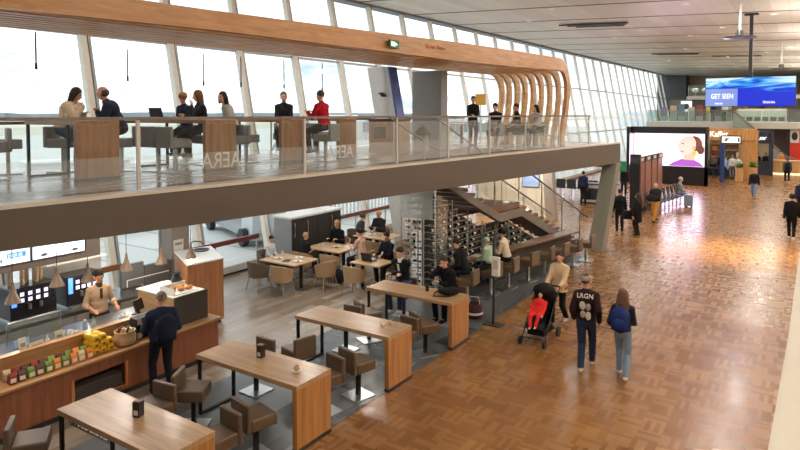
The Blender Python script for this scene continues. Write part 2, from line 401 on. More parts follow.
f = MB(); f.b2(-5.87, -5.83, -6, 20.4, 0, .004); struct('trim_1', f, metal('8f8a84', .4))

# ceiling: wide metal boards with dark cross joints
def cz(x, y): return 9.27 + .008 * y - .040 * (x + 16)
m, nt, b = newmat('ceiling_boards'); L = nt.links
t = nd(nt, 'ShaderNodeTexCoord'); sx = nd(nt, 'ShaderNodeSeparateXYZ'); L.new(t.outputs['Object'], sx.inputs[0])
fx = mth(nt, 'DIVIDE', sx.outputs[0], .62); fy = mth(nt, 'DIVIDE', sx.outputs[1], 4.3)
cb = nd(nt, 'ShaderNodeCombineXYZ'); L.new(mth(nt, 'FLOOR', fx), cb.inputs[0]); L.new(mth(nt, 'FLOOR', fy), cb.inputs[1])
wn = nd(nt, 'ShaderNodeTexWhiteNoise'); L.new(cb.outputs[0], wn.inputs['Vector'])
base = mixc(nt, wn.outputs[0], hx('c9bfb0'), hx('d8cfc2')); seam = mth(nt, 'LESS_THAN', mth(nt, 'FRACT', fx), .03)
L.new(mixc(nt, mth(nt, 'MULTIPLY', seam, .35), base, hx('7d7266')), b.inputs['Base Color']); b.inputs['Roughness'].default_value = .42; b.inputs['Specular IOR Level'].default_value = .6
c = MB(); X0, X1, Y0, Y1 = -16.4, 7, -6, 93
c.prism([(X0, Y0), (X1, Y0), (X1, Y1), (X0, Y1)], [cz(X0, Y0), cz(X1, Y0), cz(X1, Y1), cz(X0, Y1)], 11.5)
struct('ceiling', c, m)
for k in range(22):
    y = 4.0 + 4.3 * k
    if y > 92: break
    c = MB(); zz = [cz(X0, y) - .012, cz(X1, y) - .012]
    c.prism([(X0, y - .055), (X1, y - .055), (X1, y + .055), (X0, y + .055)], [zz[0], zz[1], zz[1], zz[0]], [zz[0] + .05, zz[1] + .05, zz[1] + .05, zz[0] + .05])
    struct('trim_%d' % (10 + k), c, plain('322d29', .6))
# ceiling slot along the window head
c = MB(); z0, z1 = cz(-16, -6) - .10, cz(-16, 93) - .10; c.prism([(-16.4, -6), (-15.85, -6), (-15.85, 93), (-16.4, 93)], [z0, z0, z1, z1], [z0 + .09, z0 + .09, z1 + .09, z1 + .09]); struct('trim_2', c, plain('6a6c70', .5))

# ---- window wall, leaning outwards
def wx(z): return -14.3 - .2 * z
BEIGE = plain('ebe6dc', .45); GREYM = plain('a9acad', .4, .2)
PANE = glass('f6f9f9', 0, .012)
WY = [14.1 + 2.63 * k for k in range(-8, 30)]
for n, y in enumerate(WY):
    if y > 89.5: break
    g = MB(); zt = 9.22 + .008 * y
    g.extrude([(wx(-.3), y, -.3), (wx(-.3), y + 2.63, -.3), (wx(zt), y + 2.63, zt), (wx(zt), y, zt)], (-.02, 0, 0))
    w = g.build('window_%d' % (n + 1), PANE, smooth=0); w['kind'] = 'structure'
    q = MB(); q.mi = 0
    q.extrude([(wx(-.3) + .02, y - .02, -.3), (wx(-.3) + .20, y - .02, -.3), (wx(zt) + .20, y - .02, zt), (wx(zt) + .02, y - .02, zt)], (0, .16, 0))
    q.mi = 1
    q.extrude([(wx(-.3) + .02, y + .22, -.3), (wx(-.3) + .13, y + .22, -.3), (wx(zt) + .13, y + .22, zt), (wx(zt) + .02, y + .22, zt)], (0, .07, 0))
    q.extrude([(wx(-.3) + .02, y + .14, -.3), (wx(-.3) + .05, y + .14, -.3), (wx(zt) + .05, y + .14, zt), (wx(zt) + .02, y + .14, zt)], (0, .08, 0))
    for z in (6.75, 3.2):
        q.b2(wx(z) + .02, wx(z) + .10, y + .29, y + 2.60, z - .04, z + .04)
    q.build('window_frame', [BEIGE, GREYM], w, 0)
c = MB(); c.b2(-14.42, -13.95, -6, 92, .06, .26); struct('trim_3', c, plain('bfbdb8', .5))
c = MB(); c.b2(-14.40, -14.0, -6, 92, 0, .06); struct('baseboard_left', c, DARK)
# end, right and back walls
c = MB(); c.b2(-17.5, 7, 93, 93.4, -.2, 11.5); struct('wall_end', c, plain('a38f76', .6))
c = MB(); c.b2(-17, -13.4, 90.6, 92.9, 0, 11); struct('wall_corner', c, plain('4b5150', .6))
c = MB(); c.b2(7, 7.3, -6.3, 93.4, -.2, 11.5); struct('wall_right', c, plain('d9d2c6', .6))
c = MB(); c.b2(-17.5, 7.3, -6.3, -6, -.4, 11.5); struct('wall_back', c, plain('c9c2b6', .6))

# ---- parapet of the gallery the picture was taken from
c = MB(); c.prism([(-.042, .25), (-.028, .84), (-.016, 1.3), (0, 2.45), (.0, 3.4), (.2, 3.4), (.2, .25)], 3.2, 4.30); struct('wall_parapet', c, plain('b3ab9c', .55))
c = MB(); c.b2(.2, 6.98, -5.9, 3.4, 2.9, 3.2); struct('floor_gallery', c, plain('8f8578', .5))

# ---- mezzanine
def edge_strip(dx0, dx1, z0f, z1, ya=-6, yb=24.1, ins=.0):
    ys = [y for y, _ in EDGE if ya < y < yb]; ys = [ya] + ys + [yb]
    mb = MB()
    for a, b_ in zip(ys, ys[1:]):
        za, zb = (z0f(a), z0f(b_)) if callable(z0f) else (z0f, z0f)
        ea, eb = pl(EDGE, a), pl(EDGE, b_)
        mb.prism([(ea + dx0, a), (ea + dx1, a), (eb + dx1, b_), (eb + dx0, b_)], [za, za, zb, zb], z1)
    return mb
FASC = plain('544a40', .42, 0, .06, 3)
struct('trim_4', edge_strip(-.3, 0, lambda y: pl(UNDER, y), MF - .035), FASC)
struct('trim_5', edge_strip(-.3, .015, MF - .035, MF + .012), plain('cfc6b6', .4))
s_ = MB()
for (xa, ya, yb) in ((-12.4, -6, 11.6),):
    ys = [ya] + [y for y, _ in EDGE if ya < y < yb] + [yb]
    for a, b_ in zip(ys, ys[1:]): s_.prism([(xa, a), (pl(EDGE, a) - .3, a), (pl(EDGE, b_) - .3, b_), (xa, b_)], 3.18, MF)
s_.b2(-12.4, -8.85, 11.6, 24.1, 3.18, MF)
s_.prism([(-8.85, 17.6), (pl(EDGE, 17.6) - .3, 17.6), (pl(EDGE, 24.1) - .3, 24.1), (-8.85, 24.1)], 3.18, MF)
struct('floor_mezzanine', s_, MEZF)
s_ = MB(); s_.b2(-12.4, -8.95, -6, 24.1, 3.14, 3.178); struct('ceiling_lower', s_, plain('7d746a', .6))
# slanted end leg and small columns
def leaning(mb, c0, z0, c1, z1, dx, dy):
    q = [(-1, -1), (1, -1), (1, 1), (-1, 1)]
    return mb.rings([[(c0[0] + a * dx / 2, c0[1] + b_ * dy / 2, z0) for a, b_ in q], [(c1[0] + a * dx / 2, c1[1] + b_ * dy / 2, z1) for a, b_ in q]])
c = leaning(MB(), (-5.98, 21.75), 0, (-6.02, 23.75), 2.87, .5, .62); struct('column_portal', c, plain('767568', .4))
c = MB(); c.b2(-13.0, -12.5, 9.25, 9.75, 0, 3.6); struct('column_window', c, plain('8a8178', .5))
c = leaning(MB(), (-12.2, 19.0), 0, (-12.75, 19.0), 3.12, .55, .5); struct('column_lounge', c, plain('d3d0c9', .4))
c = leaning(MB(), (-9.3, 26.6), 0, (-9.3, 25.9), 3.3, .42, .42); struct('column_gate', c, plain('a9a39a', .4))

# balustrade
GL = glass('f9faf9', .015, .03); FILM = glass('f7f9f8', .14, .03)
bal = thing('glass_balustrade', 'long frameless glass balustrade with a steel handrail along the front edge of the mezzanine', 'balustrade', (0, 0, 0))
edge_strip(-.135, -.085, 4.615, 4.66, -5.9, 21.6).build('handrail', plain('7b6f66', .3, .6), bal, 40)
posts = [-1.6, .6, 2.9, 5.2, 8.3, 11.0, 13.0, 15.0, 17.0, 19.2, 21.5]
for y in posts:
    x = pl(EDGE, y) - .11; p = MB(); p.box((x, y, MF + .51), (.035, .05, .97)); p.build('post', plain('c9c6bf', .35), bal, 0)
for a, b_ in zip(posts, posts[1:]):
    for z0, z1, mm, nm in ((MF + .06, MF + .50, FILM, 'frosted_band'), (MF + .505, MF + .92, GL, 'glass_panel')):
        g = MB(); xa, xb = pl(EDGE, a + .05) - .11, pl(EDGE, b_ - .05) - .11
        g.extrude([(xa, a + .05, z0), (xb, b_ - .05, z0), (xb, b_ - .05, z1), (xa, a + .05, z1)], (-.012, 0, 0)); g.build(nm, mm, bal, 0)
LET = plain('f4f4f2', .5)
for y0, sz in ((5.92, .35), (8.62, .35)):
    x = pl(EDGE, y0 + .5) - .128; sl = math.atan2(pl(EDGE, y0 + 1) - pl(EDGE, y0), 1.0)
    # lettering is read from the mezzanine side, so it appears reversed from the concourse
    Mx = Matrix.Translation((x, y0 + 1.05, MF + .24)) @ Matrix.Rotation(-PI / 2 - sl, 4, 'Z') @ Matrix.Rotation(PI / 2, 4, 'X')
    text('AERA', sz, LET, 'lettering', bal, Mx, .002, 'LEFT', .86)
# rear balustrade towards the window gap
br = thing('glass_balustrade', 'low rear balustrade with dark handrail between the mezzanine and the leaning windows', 'balustrade', (0, 0, 0))
r_ = MB(); r_.b2(-12.38, -12.32, -5.9, 24, 4.50, 4.56); r_.build('handrail', plain('5a5552', .35, .5), br, 0)
for k in range(10):
    y = -2 + 2.88 * k; p = MB(); p.box((-12.35, y, MF + .44), (.04, .04, .88)); p.build('post', plain('c9c6bf', .35), br, 0)
    g = MB(); g.b2(-12.356, -12.344, y + .05, min(y + 2.83, 24), MF + .06, MF + .86); g.build('glass_panel', GL, br, 0)

# timber canopy: front beam and slats that bend down into ribs at the far end
CT = wood('cc9a5a', 'ecc68c', 'y', .4); CTF = wood('b07a44', 'd09c62', 'y', .42)
def cline(y, k): # k = 0 front .. 1 back
    return -8.85 + .095 * (y - 3.5) - k * (1.75 + .045 * (y - 3.5))
can = thing('timber_canopy', 'curved timber slat canopy over the mezzanine whose ribs bend down to the floor', 'canopy', (0, 0, 0))
def rib_path(k, top, deep):
    """centre line (y, z) of a slat that runs along and bends down to the mezzanine floor"""
    pts = [(y, top(y)) for y in (-5, 0, 3.5, 7, 11, 15, 18, 20.0, 21.0)]
    zc = top(21.0)
    for a in range(1, 8):
        t = PI / 2 * a / 7; pts.append((21.0 + 1.0 * math.sin(t), zc - .75 * (1 - math.cos(t))))
    pts += [(22.0, zc - 1.1), (21.88, zc - 1.55), (21.68, zc - 2.0), (21.5, zc - 2.4), (21.4, MF + .0)]
    return pts
def sweep(k, th, top, deep):
    mb = MB(); pts = rib_path(k, top, deep); rs = []
    for i, (y, z) in enumerate(pts):
        a, b_ = pts[max(i - 1, 0)], pts[min(i + 1, len(pts) - 1)]; d = V((0, b_[0] - a[0], b_[1] - a[1])).normalized(); n = V((0, -d.z, d.y))
        if i == len(pts) - 1: n = V((0, 1, 0))
        x = cline(min(y, 21), k); h = deep(y) / 2
        rs.append([V((x - th / 2, y, z)) - n * h, V((x + th / 2, y, z)) - n * h, V((x + th / 2, y, z)) + n * h, V((x - th / 2, y, z)) + n * h])
    return mb.rings(rs)
fb = [(-5, .34), (3.5, .37), (8, .32), (16, .52), (21, .42)]
fc = [(-5, 6.13), (3.5, 6.25), (8, 6.30), (16, 6.36), (21, 6.42)]
sweep(0, .12, lambda y: pl(fc, y), lambda y: pl(fb, y) if y < 21.3 else .34).build('front_beam', CTF, can, 30)
for i in range(1, 9):
    sweep(i / 8, .10, lambda y: pl([(-5, 6.10), (3.5, 6.14), (16, 6.2), (21, 6.3)], y), lambda y: pl([(-5, .16), (14, .18), (20.6, .30), (22, .34)], y)).build('rib', CT, can, 30)
for i in range(18):
    k = (i + .7) / 18.4
    if abs(k * 8 - round(k * 8)) < .14: continue
    mb = MB()
    for a, b_ in ((-5, 4), (4, 12), (12, 20.8)):
        za, zb = 6.05 + .006 * a, 6.05 + .006 * b_
        mb.extrude([(cline(a, k) - .03, a, za), (cline(a, k) + .03, a, za), (cline(a, k) + .03, a, za + .12), (cline(a, k) - .03, a, za + .12)], (cline(b_, k) - cline(a, k), b_ - a, zb - za))
    mb.build('slat', CT, can, 0)
# ================================================================ FURNITURE KINDS
LEATH = plain('5d4936', .42, 0, .10, 30, .5); LEATHG = plain('7c7b77', .45, 0, .08, 30)
def bar_stool(label, group, mat, post):
    t = thing('bar_stool', label, 'stool', (0, 0, 0), 0, group)
    m = MB(); m.box((0, .03, .54), (.44, .40, .17)); m.build('seat', mat, t, 40, .022)
    m = MB(); m.box((0, -.205, .655), (.44, .07, .39)); m.build('backrest', mat, t, 40, .02)
    m = MB(); m.box((0, .02, .235), (.065, .065, .45)); m.build('column', post, t, 40, .006)
    m = MB(); m.box((0, .02, .011), (.42, .42, .018)); m.build('base_plate', STEEL, t, 40, .004)
    return t
def bar_table(label, group, loc, L=2.12, W=.74, H=.95, top=None, panel=None):
    """top on an oak end panel (towards the concourse) and a black frame leg"""
    t = thing('bar_table', label, 'table', loc, 0, group)
    m = MB(); m.b2(-L / 2, L / 2, -W / 2, W / 2, H - .07, H); m.build('tabletop', top or OAK, t, 40, .006)
    m = MB(); m.b2(L / 2 - .085, L / 2 - .002, -W / 2 + .003, W / 2 - .003, .05, H - .07); m.build('end_panel', panel or OAKZ, t, 40, .004)
    m = MB(); m.b2(L / 2 - .09, L / 2 + .004, -W / 2, W / 2, 0, .05); m.build('kick_plate', DARK, t)
    m = MB(); x = -L / 2 + .06
    for y in (-W / 2 + .03, W / 2 - .03): m.b2(x - .025, x + .025, y - .02, y + .02, .03, H - .07)
    m.b2(x - .025, x + .025, -W / 2 + .01, W / 2 - .01, 0, .03); m.build('frame_leg', BLACKM, t)
    return t
TAN = plain('ad9170', .7, 0, .08, 30); TANL = plain('a98a66', .5); OLIVE = plain('6d6252', .7, 0, .08, 30)
def tub_chair(label, group, mat):
    t = thing('tub_chair', label, 'chair', (0, 0, 0), 0, group)
    m = MB(); n = 20
    def ring(r, z, sy=1.0, off=0): return [V((r * math.cos(2 * PI * i / n) * 1.02, r * sy * math.sin(2 * PI * i / n) + off, z)) for i in range(n)]
    m.rings([ring(.20, .34), ring(.245, .37), ring(.25, .415), ring(.22, .44)]); m.build('seat', mat, t, 60)
    m = MB(); k = 17; out_ = []; 
    for j in range(k):
        a = PI * (1.0 + (j / (k - 1) - .5) * 1.28) + PI / 2
        ht = .80 - .17 * abs(j / (k - 1) - .5) ** 2 * 4
        c, s_ = math.cos(a), math.sin(a)
        out_.append([V((.265 * c, .265 * s_, .36)), V((.315 * c, .315 * s_ - .0, ht)), V((.285 * c, .285 * s_, ht + .004)), V((.235 * c, .235 * s_, .38))])
    m.rings(out_); m.build('backrest', mat, t, 60)
    for sx in (-1, 1):
        for sy in (-1, 1):
            m = MB(); m.cyl((sx * .24, sy * .24, 0), (sx * .17, sy * .17, .40), .011, .019, 10); m.build('leg', TANL, t, 60)
    return t
def dining_table(label, group, loc, rz, L=1.3, W=.75):
    t = thing('dining_table', label, 'table', loc, rz, group)
    m = MB(); m.b2(-L / 2, L / 2, -W / 2, W / 2, .70, .74); m.build('tabletop', wood('b08860', 'd6b48c', 'x', .35), t, 40, .006)
    for s_ in (-1, 1):
        m = MB(); m.b2(s_ * L * .34 - .03, s_ * L * .34 + .03, -.04, .04, .02, .70); m.build('column', BLACKM, t)
        m = MB(); m.b2(s_ * L * .34 - .22, s_ * L * .34 + .22, -.24, .24, 0, .016); m.build('base_plate', STEEL, t)
    return t
def placed(fn, spots, *a):
    """spots: (label, x, y, z, angle) ; the first builds, the others are copies"""
    first = None
    for lab, x, y, z, ang in spots:
        if first is None: first = fn(lab, *a); o = first; o.location = (x, y, z); o.rotation_euler = (0, 0, math.radians(ang))
        else: o = dup(first, (x, y, z), math.radians(ang), lab)
    return first

# ================================================================ MEZZANINE CONTENTS
MT = wood('7d5a3c', 'a47c57', 'x', .4); MP = wood('7c5637', 'a57a52', 'z', .4)
for lab, x, y, l in (('oak bar table on the mezzanine between the woman in beige and the man in navy', -10.38, 5.74, 1.6),
                  ('oak bar table on the mezzanine holding an open laptop', -10.35, 8.0, 2.15),
                  ('oak bar table on the mezzanine beside the person in red', -10.6, 10.25, 2.15),
                  ('oak bar table on the mezzanine next to the white slanted wall panel', -10.9, 12.7, 2.0)):
    bar_table(lab, 'bar tables on the mezzanine', (x, y, MF), l, .74, .97, MT, MP)
GP = metal('b9bab8', .35)
mz = 'grey stools on the mezzanine'
placed(bar_stool, [
    ('grey bar stool on the mezzanine with a dark jacket, cut by the picture edge', -11.1, 4.85, MF, 160),
    ('empty grey bar stool on the mezzanine just left of the woman in beige', -12.0, 5.45, MF, -20),
    ('grey bar stool the woman in beige sits on', -11.62, 6.25, MF, -62),
    ('grey bar stool the man in the navy jumper sits on', -10.85, 6.98, MF, 150),
    ('grey bar stool in front of the laptop table, nearer its end panel', -9.72, 7.28, MF, 0),
    ('grey bar stool in front of the laptop table, farther from its end panel', -10.22, 7.28, MF, 0),
    ('grey bar stool behind the laptop table under the child', -11.3, 8.78, MF, 180),
    ('grey bar stool under the person with long brown hair', -10.65, 8.80, MF, 170),
    ('grey bar stool the dark-haired person in white sits on', -9.9, 8.95, MF, 150),
    ('empty grey bar stool left of the end panel beside the person in red', -10.35, 9.6, MF, 0),
    ('empty grey bar stool behind the one nearest the table of the person in red', -10.95, 9.58, MF, 0),
    ('grey bar stool under the man in black facing the person in red', -10.75, 11.25, MF, 205),
    ('grey bar stool the person in red sits on', -9.2, 11.0, MF, 100),
    ('empty grey bar stool in front of the table by the white slanted panel', -10.3, 11.95, MF, 0),
    ('empty grey bar stool at the slanted panel table, farther from the glass', -11.3, 11.9, MF, 0),
], mz, LEATHG, GP)
# people on the mezzanine (floor at MF)
ms = .66
def mp(*a, **k): k.setdefault('pose', 'sit'); k.setdefault('seat', ms); return person(*a, **k)
ft = [(-.10, .36, .17), (.10, .34, .18)]
mp('woman with dark hair in a beige jumper leaning on the mezzanine table', (-11.62, 6.25, MF), -62, 1.70, top='c9b59b', bottom='3a4a63', shoe='e6e2da', hair='3a2a24', style='mid', lean=22, nod=22, turn=10, hl=(-.05, .36, 1.10), hr=(.05, .34, 1.22), feet=[(-.1, .22, .10), (.12, .30, .10)], puff=.04, wide=1.32)
mp('bald man in a navy jumper leaning on the mezzanine table', (-10.85, 6.98, MF), 150, 1.80, top='232a3c', bottom='232429', hair='4a3c32', style='thin', lean=24, nod=12, turn=-30, hl=(-.10, .36, 1.08), hr=(.02, .36, 1.08), feet=ft, puff=.02, wide=1.25, skn='c78f72')
mp('child with curly brown hair in a dark top behind the mezzanine laptop', (-11.3, 8.84, MF), 190, 1.56, top='2b2f42', bottom='25262b', hair='8a5f40', style='curly', lean=10, nod=18, feet=ft, hl=(-.1, .38, 1.12), hr=(.1, .36, 1.12))
mp('woman with long brown hair at the mezzanine table with the laptop', (-10.65, 8.80, MF), 160, 1.66, top='2a2b30', bottom='2a2d36', hair='6b4630', style='long', lean=12, nod=10, turn=-25, feet=ft, hl=(-.06, .30, 1.32), hr=(.12, .40, 1.10))
mp('dark-haired person in a white top and dark waistcoat at the laptop table', (-9.9, 8.95, MF), 150, 1.64, top='b9b7b3', bottom='2a2b30', hair='33261f', style='mid', lean=22, turn=40, feet=ft)
mp('man in black with short grey hair facing the person in red', (-10.75, 11.25, MF), -140, 1.74, top='202226', bottom='24262c', hair='5d5852', style='short', lean=8, turn=15, feet=ft)
mp('person in a red top on a mezzanine stool facing the man in black', (-9.2, 11.0, MF), 92, 1.74, top='b01c2e', bottom='23242a', hair='5a4433', style='short', lean=10, nod=10, turn=-5, feet=ft, hl=(-.1, .42, 1.12), hr=(.1, .42, 1.12), puff=.012)
# group at the far tables
placed(lambda lab: dining_table(lab, 'far tables on the mezzanine', (0, 0, 0), 0, 1.5, .75), [
    ('pale table on the mezzanine behind the man in black who stands', -10.7, 19.6, MF, 0), ('pale table on the mezzanine under the curved ribs', -8.0, 19.6, MF, 0)])
mp('man in black standing and leaning on the rail side of the far mezzanine table', (-9.6, 19.3, MF), -140, 1.70, pose='stand', top='1e1f22', bottom='26272b', hair='2a211b', style='short', lean=8, lod=2, hl=(-.12, .32, 1.05), hr=(.12, .32, 1.08))
placed(tub_chair, [('grey tub chair under the person in black nearest the standing man on the mezzanine', -8.55, 18.9, MF, 0),
    ('grey tub chair under the side-on person in a black coat on the mezzanine', -8.3, 20.35, MF, 180), ('grey tub chair under the person with a pale top farthest right on the mezzanine', -7.65, 20.45, MF, 170),
    ('grey tub chair under the person in light grey at the far mezzanine table', -10.9, 18.9, MF, 0)], 'grey tub chairs on the mezzanine', plain('8b8f90', .7))
fs = dict(seat=.47, lod=2)
mp('person in a black jacket seated under the curved ribs, nearest the standing man', (-8.55, 18.92, MF), -170, 1.74, top='1f2024', hair='2a211b', style='short', lean=6, nod=12, **fs)
mp('person in a black coat seated side on at the far mezzanine table', (-8.3, 20.35, MF), 120, 1.76, top='1d1d20', hair='3a2c22', style='short', lean=8, **fs)
mp('person with dark hair and a pale top, chin on hand, by the ribs', (-7.65, 20.45, MF), 150, 1.66, top='b9b6b2', hair='2d211a', style='mid', lean=8, hr=(.06, .24, .98), **fs)
mp('grey-haired person in a pale top low at the far mezzanine table', (-10.9, 18.92, MF), 10, 1.50, top='b8bab9', hair='8a8580', style='short', lean=4, hl=(-.2, .1, .62), hr=(.2, .1, .62), **fs)
# laptop, glasses, phone on the tables
def laptop(label, loc, rz, z=0, col='2a2c30'):
    t = thing('laptop', label, 'laptop', loc, rz)
    m = MB(); m.box((0, 0, .009), (.34, .24, .016)); m.build('keyboard', plain(col, .4, .3), t, 0, .003)
    m = MB(); m.box((0, .16, .125), (.34, .012, .23), R=Matrix.Rotation(-.28, 3, 'X')); m.build('screen_lid', plain(col, .4, .3), t, 0, .003); return t
laptop('open dark laptop on the mezzanine table in front of the brown-haired child', (-10.95, 7.92, MF + .97), math.radians(190))
for lab, x, y in (('small glass on the mezzanine table by the man in navy', -10.6, 5.75), ('orange juice glass on the table beside the laptop on the mezzanine', -10.55, 8.1)):
    m = MB(); m.lathe([(.026, 0), (.033, .12), (.029, .12), (.023, .01)], (0, 0, 0), 14)
    o = m.build('glass', plain('c9a35a' if 'orange' in lab else 'b9c2c4', .15), None, 60, loc=(x, y, MF + .97)); tag(o, lab, 'glass')
# grey pillar, slanted art panel, oak counter, lantern, hanging wires
c = MB(); c.b2(-10.13, -9.11, 16.2, 16.6, MF, 6.0); o = c.build('notice_pillar', plain('8a8b8b', .5), None, 0, .01); tag(o, 'wide grey pillar standing on the mezzanine behind the lantern', 'pillar')
t = thing('art_panel', 'white slanted wall panel with a blue edge beside the grey pillar', 'panel', (-9.75, 14.75, MF))
m = MB(); m.mi = 0
m.extrude([(.30, -.18, 0), (.30, .18, 0), (-.18, .18, 2.42), (-.18, -.18, 2.42)], (-.72, 0, 0)); m.build('panel', plain('dcdfe2', .5), t)
m = MB(); m.extrude([(.36, -.19, 0), (.36, .19, 0), (-.12, .19, 2.42), (-.12, -.19, 2.42)], (-.055, 0, 0)); m.build('edge_strip', plain('3d55a0', .4), t)
m = MB(); z = 1.62; x = -.08; m.ell((x - .25, -.20, z), (.09, .03, .05)); m.ell((x - .32, -.20, z + .05), (.10, .02, .025)); m.ell((x - .17, -.20, z - .02), (.05, .02, .03)); m.build('emblem', DARK, t, 60)
m = MB(); m.box((-.23, -.187, .86), (.66, .012, .03), R=Matrix.Rotation(-.35, 3, 'Y')); m.build('stripe', plain('9aa6b5', .5), t)
t = thing('service_counter', 'oak service counter on the mezzanine at the foot of the white slanted panel', 'counter', (-9.42, 13.95, MF))
m = MB(); m.b2(-.5, .48, -.3, .24, .02, .90); m.build('body', wood('9a7148', 'c29a6c', 'z'), t, 0, .006)
m = MB(); m.b2(-.53, .51, -.34, .26, .90, .95); m.build('worktop', plain('55504a', .4), t, 0, .004)
m = MB(); m.b2(-.30, .06, -.315, -.30, .42, .74); m.build('display', plain('1d1d1f', .25), t)
t = thing('lantern', 'large silver and glass lantern on the mezzanine floor behind the glass', 'lantern', (-8.98, 14.9, MF))
m = MB(); m.b2(-.17, .17, -.17, .17, 0, .04); m.build('base', metal('6f6a64', .35), t, 0, .004)
m = MB()
for sx in (-1, 1):
    for sy in (-1, 1): m.box((sx * .15, sy * .15, .27), (.025, .025, .46))
m.build('frame', metal('3a3632', .4), t)
m = MB()
for sx in (-1, 1): m.box((sx * .152, 0, .27), (.004, .27, .45)); m.box((0, sx * .152, .27), (.27, .004, .45))
m.build('glass_side', glass('eef2f2', .25, .03), t)
m = MB(); m.rings([[V((a * r, b_ * r, z)) for a, b_ in ((-1, -1), (1, -1), (1, 1), (-1, 1))] for r, z in ((.19, .50), (.19, .53), (.07, .68), (.05, .72))]); m.tube([(-.04, 0, .72), (-.035, 0, .77), (0, 0, .79), (.035, 0, .77), (.04, 0, .72)], .008); m.build('lid', metal('3a332c', .4), t, 30)
m = MB(); m.cyl((0, 0, .04), (0, 0, .2), .05); m.build('candle', plain('eee9dc', .6), t, 40)
for i, (x, y, z) in enumerate(((-11.6, 7.6, 5.45), (-11.1, 9.1, 5.4), (-10.9, 10.0, 5.4), (-10.7, 11.2, 5.4), (-10.5, 12.4, 5.35), (-10.4, 5.2, 5.5))):
    t = thing('pendant_rod', ('thin pendant rod hanging above the %s' % ('child with the laptop', 'woman with long hair', 'dark-haired person in white', 'man facing the person in red', 'table by the slanted panel', 'man in navy')[i]), 'pendant', (x, y, 6.02), 0, 'pendant rods under the canopy')
    m = MB(); m.cyl((0, 0, z - 6.02), (0, 0, 0), .012, n=8); m.build('rod', BLACKM, t, 60)
    m = MB(); m.cyl((0, 0, z - 6.1), (0, 0, z - 6.0), .02, n=8); m.build('lamp_head', BLACKM, t, 60)
t = thing('exit_sign', 'small green exit sign on the timber beam of the canopy', 'sign', (cline(11.9, 0) + .12, 11.9, 6.30), 0)
m = MB(); m.b2(-.02, .02, -.2, .2, -.09, .09); m.build('housing', plain('1d6b3c', .4), t, 0, .004)
m = MB(); m.extrude([(.02, -.14, -.05), (.02, .02, -.05), (.02, .02, -.02), (.02, .10, -.02), (.02, .10, .02), (.02, .02, .02), (.02, .02, .05), (.02, -.14, .05)], (.004, 0, 0)); m.build('pictogram', glow('d8ffe4', 1.0), t)
Mx = Matrix.Translation((cline(13.2, 0) + .065, 13.2, 6.33)) @ Matrix.Rotation(PI / 2 - .095, 4, 'Z') @ Matrix.Rotation(PI / 2, 4, 'X')
text('Fly Inn  Bistro', .15, plain('b5402c', .5), 'beam_lettering', can, Mx, .002)
t = thing('hanging_sign', 'small yellow square sign high behind the standing man in black', 'sign', (-10.9, 22.6, 0))
m = MB(); m.b2(-.22, .22, -.02, .02, 5.05, 5.5); m.build('board', plain('e2a63a', .5), t); m = MB(); m.cyl((0, 0, 3.62), (0, 0, 5.05), .02, n=8); m.build('pole', GREYM, t, 60)
# ================================================================ COFFEE BAR
BARW = wood('6f3f28', '8f573a', 'z', .4); LEDGE = wood('9a6c44', 'c39566', 'y', .35)
bar = thing('bar_counter', 'long wooden coffee bar with a front ledge and a dark niche in its front', 'counter', (0, 0, 0))
m = MB()
m.b2(-9.98, -9.43, 2.0, 5.15, .10, .745); m.b2(-9.98, -9.43, 6.05, 8.0, .10, .745); m.b2(-9.98, -9.43, 5.15, 6.05, .10, .18); m.b2(-9.98, -9.43, 5.15, 6.05, .55, .745); m.b2(-9.99, -9.9, 5.15, 6.05, .18, .55)
m.build('front_panel', BARW, bar)
m = MB(); m.b2(-9.44, -9.415, 5.12, 5.17, .16, .57); m.b2(-9.44, -9.415, 6.03, 6.08, .16, .57); m.b2(-9.44, -9.415, 5.17, 6.03, .16, .185); m.build('niche_frame', wood('9a5a30', 'c07c48', 'z'), bar)
m = MB(); m.b2(-9.70, -9.46, 5.2, 6.0, .185, .40); m.build('niche_box', plain('3a302a', .6), bar, 0, .01)
m = MB(); m.b2(-9.98, -9.47, 2.0, 8.0, 0, .10); m.build('kick_plate', DARK, bar)
m = MB(); m.b2(-9.90, -9.36, 2.0, 8.03, .745, .785); m.build('ledge', LEDGE, bar, 0, .005)
m = MB(); m.b2(-9.95, -9.90, 2.0, 7.1, .745, 1.06); m.b2(-10.02, -9.88, 2.0, 7.1, 1.06, 1.085); m.build('riser', LEDGE, bar, 0, .003)
m = MB(); m.b2(-10.75, -9.95, 2.0, 7.1, .95, 1.0); m.build('deck', metal('77797a', .35), bar, 0, .003)
m = MB(); m.b2(-10.75, -10.0, 2.0, 7.1, .05, .95); m.build('carcass', plain('4a4643', .6), bar)
t = thing('back_counter', 'grey steel back counter carrying the coffee machines', 'counter', (0, 0, 0))
m = MB(); m.b2(-12.35, -11.6, 2.6, 8.2, .05, .90); m.build('carcass', plain('6c6a67', .5), t); m = MB(); m.b2(-12.38, -11.56, 2.6, 8.2, .90, .94); m.build('worktop', metal('8c8d8d', .3), t, 0, .004)
for k in range(6):
    m = MB(); m.b2(-11.60, -11.585, 2.75 + k * .92, 3.6 + k * .92, .12, .86); d = m.build('door', plain('75736f', .45), t, 0, .004); h = MB(); h.b2(-11.585, -11.57, 3.45 + k * .92, 3.48 + k * .92, .5, .7); h.build('handle', STEEL, d)
